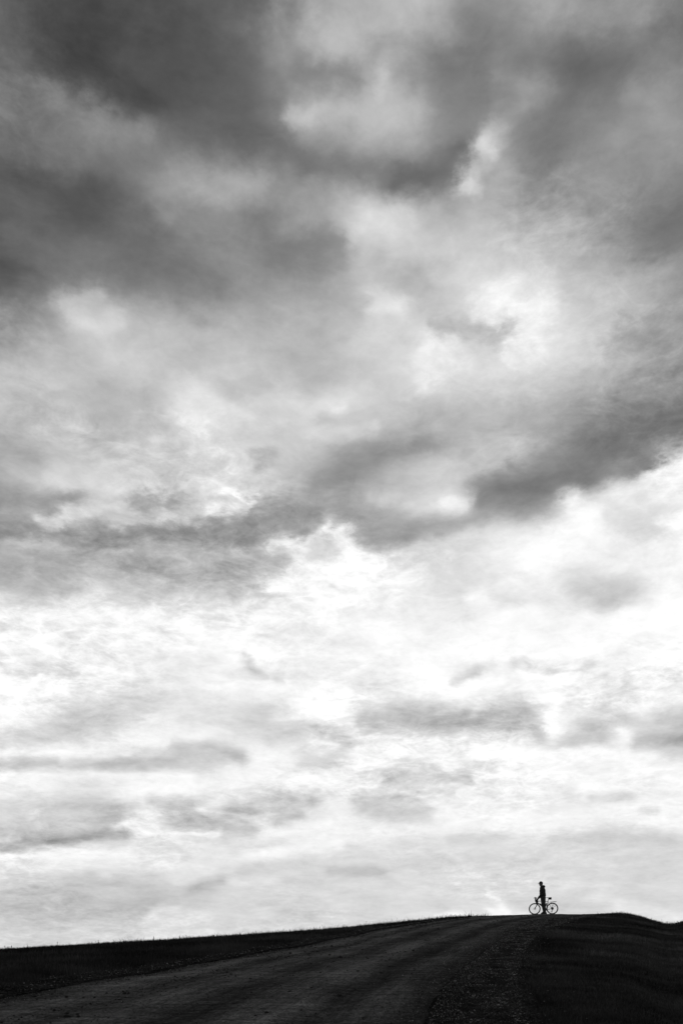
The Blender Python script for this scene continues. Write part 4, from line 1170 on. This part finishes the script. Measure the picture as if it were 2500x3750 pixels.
    Shape().ball(L(1152, 892), (.02, .03, .022), nu=12, nv=8).build('tail_light', alloy, root)
    # drivetrain
    cr = Shape()
    for r_, y in ((.085, -.045), (.06, -.038)):
        cr.tube([BB + Vector((math.cos(a) * r_, y, math.sin(a) * r_)) for a in np.linspace(0, 2 * math.pi, 32, endpoint=False)], .006, 6, closed=True, flat=.3)
        for k in range(5):
            a = k * 2 * math.pi / 5
            cr.tube([BB + Vector((0, y, 0)), BB + Vector((math.cos(a) * r_, y, math.sin(a) * r_))], .006, 6)
    cr.build('chainring', alloy, root)
    for y, a in ((-.075, 2.2), (.075, 2.2 + math.pi)):
        e = BB + Vector((math.cos(a) * .17, y, math.sin(a) * .17))
        c_ = Shape().tube([BB + Vector((0, y * .8, 0)), e], [.014, .010], 8, flat=.6).build('crank_arm', alloy, root)
        yo = math.copysign(.05, y)
        Shape().slab([(e.x - .045, e.z - .008), (e.x + .045, e.z - .008), (e.x + .045, e.z + .008), (e.x - .045, e.z + .008)],
                     e.y + yo * .3, e.y + yo * 1.9).build('pedal', rubber, c_, .003)
    ch = Shape()
    ch.tube([BB + Vector((0, -.045, .085)), RW + Vector((-.01, -.045, .055))], .004, 6)
    ch.tube([BB + Vector((.01, -.045, -.085)), L(1018, 1215, -.045), L(1030, 1235, -.045), L(1042, 1215, -.045), L(1035, 1175, -.045), RW + Vector((.03, -.045, -.04))], .004, 6)
    ch.build('chain', alloy, root)
    dr = Shape().tube([RW + Vector((.0, -.05, -.02)), L(1030, 1168, -.05)], .017, 8).slab(
        [(L(1020, 1165).x, L(0, 1165).z), (L(1045, 1165).x, L(0, 1165).z), (L(1040, 1240).x, L(0, 1240).z), (L(1018, 1240).x, L(0, 1240).z)], -.055, -.038)
    dr.disc(L(1029, 1230, -.047), .026, .01, 16).disc(L(1034, 1178, -.047), .022, .01, 16)
    dr.build('derailleur', alloy, root, .0)
    # bottle cages
    for q in ((L(838, 1035), L(860, 955)), (L(660, 985), L(705, 1030))):
        o_ = Vector((0, .034, 0))
        Shape().tube([q[0] - o_, q[1] - o_, q[1] + Vector((.0, -.02, .006)), q[1] + Vector((.0, .02, .006)), q[1] + o_, q[0] + o_, q[0] + Vector((.0, .02, -.006)), q[0] + Vector((0, -.02, -.006))],
                     .003, 5, closed=True).build('bottle_cage', alloy, root)
    return root

bike = add_bicycle()

def rounded_box(shape, c, size, rot, r=0.3):
    """puffy box: superellipsoid"""
    n, m = 20, 12
    R = Matrix.Rotation(rot, 3, 'Y')
    def sp(v, e): return math.copysign(abs(v) ** e, v)
    v = []
    for j in range(m + 1):
        t = -math.pi / 2 + math.pi * j / m
        for i in range(n):
            a = 2 * math.pi * i / n
            p = Vector((size[0] * sp(math.cos(t), r) * sp(math.cos(a), r), size[1] * sp(math.cos(t), r) * sp(math.sin(a), r), size[2] * sp(math.sin(t), r)))
            v.append(Vector(c) + R @ p)
    f = [(j * n + i, j * n + (i + 1) % n, (j + 1) * n + (i + 1) % n, (j + 1) * n + i) for j in range(m) for i in range(n)]
    return shape.add(v, f)

# bags strapped to the bicycle are things of their own
b1 = rounded_box(Shape(), L(966, 802), (.084, .05, .060), rad(-4), .45)
b1.tube([L(922, 778), L(905, 800), L(925, 815)], .007, 6)
saddle_bag = b1.build('saddle_bag', bag_mat)
tag(saddle_bag, 'small dark bag strapped under the bicycle saddle', 'saddle bag')
Shape().tube([L(955, 770, y) for y in (-.052, .052)], .006, 6).build('strap', bag_mat, saddle_bag)
b2 = rounded_box(Shape(), L(545, 880), (.088, .11, .098), rad(-18), .5)
b2.tube([L(540, 925, -.02), L(570, 960, -.0)], [.05, .03], 10)
bar_bag = b2.build('handlebar_bag', bag_mat)
tag(bar_bag, 'dark bag strapped in front of the bicycle handlebar', 'handlebar bag')
Shape().tube([L(580, 835, y) for y in (-.06, .06)], .012, 6).build('strap', bag_mat, bar_bag)
bt = Shape().tube([L(832, 1045), L(838, 1025), L(853, 968), L(857, 950), L(858, 944)], [.03, .034, .034, .022, .016], 14)
bottle = bt.build('water_bottle', plain('bottle_plastic', 0.06, 0.4))
tag(bottle, 'dark water bottle standing in the cage on the bicycle seat tube', 'bottle')
Shape().tube([L(858, 944), L(860, 932)], [.02, .012], 12).build('cap', rubber, bottle)
bt = Shape().tube([L(640, 968), L(660, 980), L(688, 1003), L(703, 1015)], [.026, .034, .034, .03], 14)
bottle2 = bt.build('water_bottle', plain('bottle_plastic', 0.03, 0.4))
tag(bottle2, 'black bottle lying along the bicycle down tube in front of the legs', 'bottle')
Shape().tube([L(640, 968), L(632, 961)], [.02, .012], 12).build('cap', rubber, bottle2)

# ---------------------------------------------------------------- rider
YN, YF = -.43, -.25            # near and far leg
def add_person():
    def hand(s, wrist, palm, y, grip):
        """fingers close round the bar at grip"""
        s.limb(wrist, palm, .026, .034)
        s.ball(palm, (.036, .042, .026), rad(30))
        for i, (ln, rr) in enumerate(((.95, .0088), (1.0, .0092), (.97, .0088), (.82, .0078))):
            yy = y - .033 + i * .022
            pts = [palm + Vector((-.02, 0, -.005)), grip + Vector((-.030, 0, .020)) * ln, grip + Vector((-.036, 0, -.010)) * ln, grip + Vector((-.014, 0, -.032)) * ln]
            pts = [Vector((p.x, yy, p.z)) for p in pts]
            s.tube(pts, [rr * 1.1, rr, rr, rr * .8], 8)
        t = [palm + Vector((.012, 0, -.005)), grip + Vector((.028, 0, -.004)), grip + Vector((.012, 0, -.026))]
        sy = .040
        s.tube([Vector((p.x, y + sy * k, p.z)) for p, k in zip(t, (.8, 1.0, .7))], [.013, .0105, .008], 8)
    s = Shape()
    # head, jaw, nose, ear, neck
    hc = L(705, 348, -.34)
    s.ball(hc, (.094, .076, .112), rad(-8), 24, 16)
    s.ball(L(685, 385, -.34), (.062, .056, .066), rad(-12), 18, 12)
    s.limb(L(682, 408, -.34), L(700, 400, -.34), .030, .035)
    s.tube([L(655, 345, -.34), L(645, 368, -.34), L(656, 376, -.34)], [.009, .014, .010], 8)
    s.ball(L(657, 389, -.34), (.012, .022, .006)); s.ball(L(659, 396, -.34), (.012, .02, .007))
    for sg in (-1, 1):
        s.ball(L(716, 362, -.34 + sg * .076), (.020, .009, .030), rad(12))
        s.ball(L(660, 350, -.34 + sg * .032), (.012, .014, .011))
        s.ball(L(657, 342, -.34 + sg * .032), (.012, .022, .006))
    s.limb(L(712, 385, -.34), L(730, 455, -.34), .056, .062)
    # trunk
    s.ball(L(745, 530, -.34), (.105, .165, .20)); s.ball(L(757, 660, -.34), (.105, .145, .19)); s.ball(L(772, 770, -.34), (.115, .155, .13))
    # arms
    sh, el_, wr = L(742, 500, -.53), L(738, 690, -.56), L(648, 780, -.33)
    s.limb(sh, el_, .052, .040); s.limb(el_, wr, .040, .027)
    sh2, el2, wr2 = L(735, 500, -.15), L(715, 690, -.08), L(622, 785, .0)
    s.limb(sh2, el2, .052, .040); s.limb(el2, wr2, .040, .027)
    hand(s, wr, L(626, 806, -.22), -.20, L(606, 826, -.20))
    hand(s, wr2, L(606, 808, .12), .14, L(592, 827, .14))
    # legs and feet
    for (hip, kn, an, to, hl, y) in ((L(752, 790), L(762, 1030), L(798, 1235), L(706, 1288), L(822, 1283), YN), (L(785, 790), L(798, 1030), L(832, 1230), L(738, 1288), L(858, 1283), YF)):
        for p in (hip, kn, an, to, hl):
            p.y = y
        s.limb(hip, kn, .088, .056); s.limb(kn, an, .054, .036)
        s.limb(an, hl, .036, .026); toe = hl.lerp(to, .72); s.limb(hl, toe, .026, .018); s.limb(an, toe, .028, .016)
    body = s.fuse('person', skin, None, .0065, 2)
    tag(body, 'person in dark hooded jacket, trousers and peaked cap holding a bicycle on the crest', 'person')
    # jacket with hood
    j = Shape()
    j.ball(L(742, 500, -.34), (.125, .205, .135), rad(8), 24, 14)
    j.ball(L(750, 580, -.34), (.155, .200, .21), rad(3), 24, 14)
    j.ball(L(755, 665, -.34), (.158, .190, .20), 0, 24, 14)
    j.tube([L(755, 640, -.34), L(762, 700, -.34), L(770, 745, -.34)], [.150, .152, .146], 24, flat=1.0)
    j.limb(L(722, 440, -.34), L(735, 480, -.34), .066, .10)
    j.limb(sh, el_, .072, .060); j.limb(el_, wr + Vector((.012, 0, .008)), .060, .042)
    j.limb(sh2, el2, .072, .060); j.limb(el2, wr2 + Vector((.012, 0, .008)), .060, .042)
    jacket = j.fuse('jacket', cloth_dark, body, .009, 4, .022)
    h = Shape()
    h.tube([L(716, 437, -.42), L(752, 420, -.46), L(788, 424, -.43), L(806, 436, -.34), L(788, 424, -.25), L(752, 420, -.22), L(716, 437, -.26)],
           [.022, .036, .046, .050, .046, .036, .022], 14)
    h.ball(L(800, 440, -.34), (.058, .10, .052), rad(25), 18, 12)
    h.fuse('hood', cloth_dark, jacket, .008, 4, .010)
    # pale shirt tail showing under the jacket
    hem = [L(767 + 82 * math.cos(a) * 1.0, 748 - 24 * math.cos(a), -.34 + .150 * math.sin(a)) for a in np.linspace(0, 2 * math.pi, 28, endpoint=False)]
    Shape().tube(hem, .0135, 8, closed=True).build('shirt_hem', cloth_pale, body)
    # trousers
    t = Shape()
    t.ball(L(770, 792, -.34), (.145, .170, .130), 0, 24, 14)
    for (hip, kn, an, y) in ((L(755, 800), L(765, 1020), L(797, 1222), YN), (L(780, 800), L(797, 1020), L(826, 1222), YF)):
        for p in (hip, kn, an): p.y = y
        t.limb(hip, kn, .115, .082); t.limb(kn, an, .082, .054)
    t.fuse('trousers', cloth_trs, body, .009, 4, .014)
    for (an, to, hl, y) in ((L(797, 1232), L(704, 1292), L(830, 1284), YN), (L(828, 1230), L(738, 1292), L(866, 1284), YF)):
        for p in (an, to, hl): p.y = y
        q = Shape().limb(an, hl, .046, .040).limb(hl, to, .040, .024).limb(an, L(0, 0) * 0 + Vector((to.x + .05, y, to.z + .02)), .044, .03)
        sh_ = q.fuse('shoe', shoe_mat, body, .007, 2, .004)
        so = [(to.x - .032, to.z - .010), (hl.x + .030, hl.z - .024), (hl.x + .028, hl.z - .042), (to.x - .024, to.z - .028)]
        Shape().slab(so, y - .042, y + .042).build('sole', rubber, sh_, .006)
    # cap with peak, hair below it
    c = Shape(); n, m = 24, 8; v = []; f = []
    for jx in range(m + 1):
        tt = (math.pi / 2) * jx / m
        for i in range(n):
            a = 2 * math.pi * i / n
            v.append(L(703, 338, -.34) + Matrix.Rotation(rad(-10), 3, 'Y') @ Vector((.120 * math.cos(a) * math.cos(tt), .098 * math.sin(a) * math.cos(tt), .138 * math.sin(tt) - .010)))
    f = [(jx * n + i, jx * n + (i + 1) % n, (jx + 1) * n + (i + 1) % n, (jx + 1) * n + i) for jx in range(m) for i in range(n)]
    cap = c.add(v, f).build('cap', cloth_dark, body)
    sm = cap.modifiers.new('thickness', 'SOLIDIFY'); sm.thickness = .004
    pk = Shape()
    top = [L(652, 325, -.34 + .07 * k) for k in (-1, -.5, 0, .5, 1)]
    tip = [L(624, 326, -.34 - .055), L(612, 322, -.34 - .035), L(606, 320, -.34), L(612, 322, -.34 + .035), L(624, 326, -.34 + .055)]
    vv = top + tip + [p + Vector((0, 0, -.014)) for p in top + tip]
    ff = [(i, i + 1, i + 6, i + 5) for i in range(4)] + [(i + 10, i + 15, i + 16, i + 11) for i in range(4)]
    ff += [(5 + i, 6 + i, 16 + i, 15 + i) for i in range(4)] + [(1 + i, i, 10 + i, 11 + i) for i in range(4)] + [(0, 5, 15, 10), (9, 4, 14, 19)]
    pk.add(vv, ff).build('peak', cloth_dark, cap)
    Shape().ball(L(722, 352, -.34), (.072, .080, .085), rad(-5), 20, 12).build('hair', hair_mat, body)
    return body

person = add_person()

gz = ground_at(0.0, -.34)
zf, zr = ground_at(FW.x), ground_at(RW.x)
# bicycle stands on both tyres
tilt = math.atan2(zr - zf, RW.x - FW.x) - math.atan2((RW.z - WR) - (FW.z - WR), RW.x - FW.x)
def place(o, lx, lz0, rot=0.0, sink=0.012):
    o.rotation_euler = (0, -rot, rad(-AZP))
    o.location = (px0, py0, lz0 - sink)
zb = zr - (RW.z - WR)
for o in (bike, saddle_bag, bar_bag, bottle, bottle2):
    place(o, 0, zb, tilt, 0.004)
place(person, 0, gz, 0.0, -0.004)
person.location.x -= 0.018

# ---------------------------------------------------------------- weeds on the skyline
weed_mat = plain('dry_weed', 0.035, 0.8, scale=20)
leaf_mat = plain('weed_leaf', 0.045, 0.7, scale=20)
def add_weed(az, r, h, kind, label, seed):
    rng = random.Random(seed)
    x, y = r * math.sin(rad(az)), r * math.cos(rad(az))
    root = bpy.data.objects.new('weed', None); scene.collection.objects.link(root)
    root.location = (x, y, float(height(x, y)) - .01)
    tag(root, label, 'weed', 'weeds standing above the grass on the skyline')
    stems = {'stalk': 1, 'clump': 6, 'pair': 2, 'leafy': 2}[kind]
    for k in range(stems):
        ox, oy = rng.uniform(-.09, .09) * (stems > 1) * (1.8 if kind == 'clump' else 1), rng.uniform(-.05, .05) * (stems > 1)
        hh = h * rng.uniform(.65, 1.0) if k else h
        lx = rng.uniform(-.14, .14) * hh
        p = [Vector((ox, oy, 0)), Vector((ox + lx * .2, oy, hh * .5)), Vector((ox + lx, oy, hh))]
        s = Shape().tube(p, [.007, .006, .004], 6).build('stem', weed_mat, root)
        Shape().ball(p[2], (.010, .010, .03), nu=8, nv=6).build('seed_head', weed_mat, s)
        for q in range(3 if kind != 'stalk' else 2):
            t = rng.uniform(.25, .8); a = rng.uniform(0, 6.28); b = p[0].lerp(p[2], t)
            l = hh * rng.uniform(.25, .4); d = Vector((math.cos(a), math.sin(a), .8)).normalized() * l
            Shape().tube([b, b + d * .5, b + d + Vector((0, 0, -.03))], [.003, .011, .002], 5, flat=.4).build('leaf', leaf_mat, root)
WEEDS = [(36, 3458, .17, 'clump', 'bushy low clump of dark weeds on the skyline near the left edge of the picture'),
         (211, 3452, .22, 'stalk', 'tall single weed stalk on the skyline between the bushy clump and the leafy pair'),
         (364, 3443, .19, 'leafy', 'leafy pair of dark weeds on the left skyline, between two thin stalks'),
         (569, 3433, .20, 'pair', 'two thin weeds close together on the skyline midway along the left field'),
         (1020, 3405, .18, 'stalk', 'short lone weed stalk on the skyline just before the field edge thins to a strip'),
         (1256, 3390, .21, 'leafy', 'leafy weed on the skyline above the middle of the gravel road'),
         (1339, 3383, .26, 'stalk', 'thin leaning weed nearest the hilltop on the narrow strip beyond the road')]
for i, (px_, py_, h_, kind, lab) in enumerate(WEEDS):
    # sight line to the skyline there, in degrees of azimuth
    az_ = math.degrees(math.atan2(px_ - 1250, 3646.0))
    add_weed(az_, float(np.interp(az_, _a, _d)) - 1.0, h_, kind, lab, i + 5)

# a few larger pale stones by the verge
def add_stone(x, y, s, label, seed):
    rng = random.Random(seed)
    sh = Shape().ball((0, 0, 0), (s, s * .8, s * .55), nu=10, nv=7)
    sh.v = [tuple(c * rng.uniform(.85, 1.15) for c in p) for p in sh.v]
    o = sh.build('stone', plain('pale_stone', 0.5, 0.8, scale=40))
    o.location = (x, y, float(height(x, y)) + s * .3 + .03)
    tag(o, label, 'stone')
add_stone(1.93, 9.95, .017, 'small bright pale stone lying where the gravel verge meets the right grass', 3)
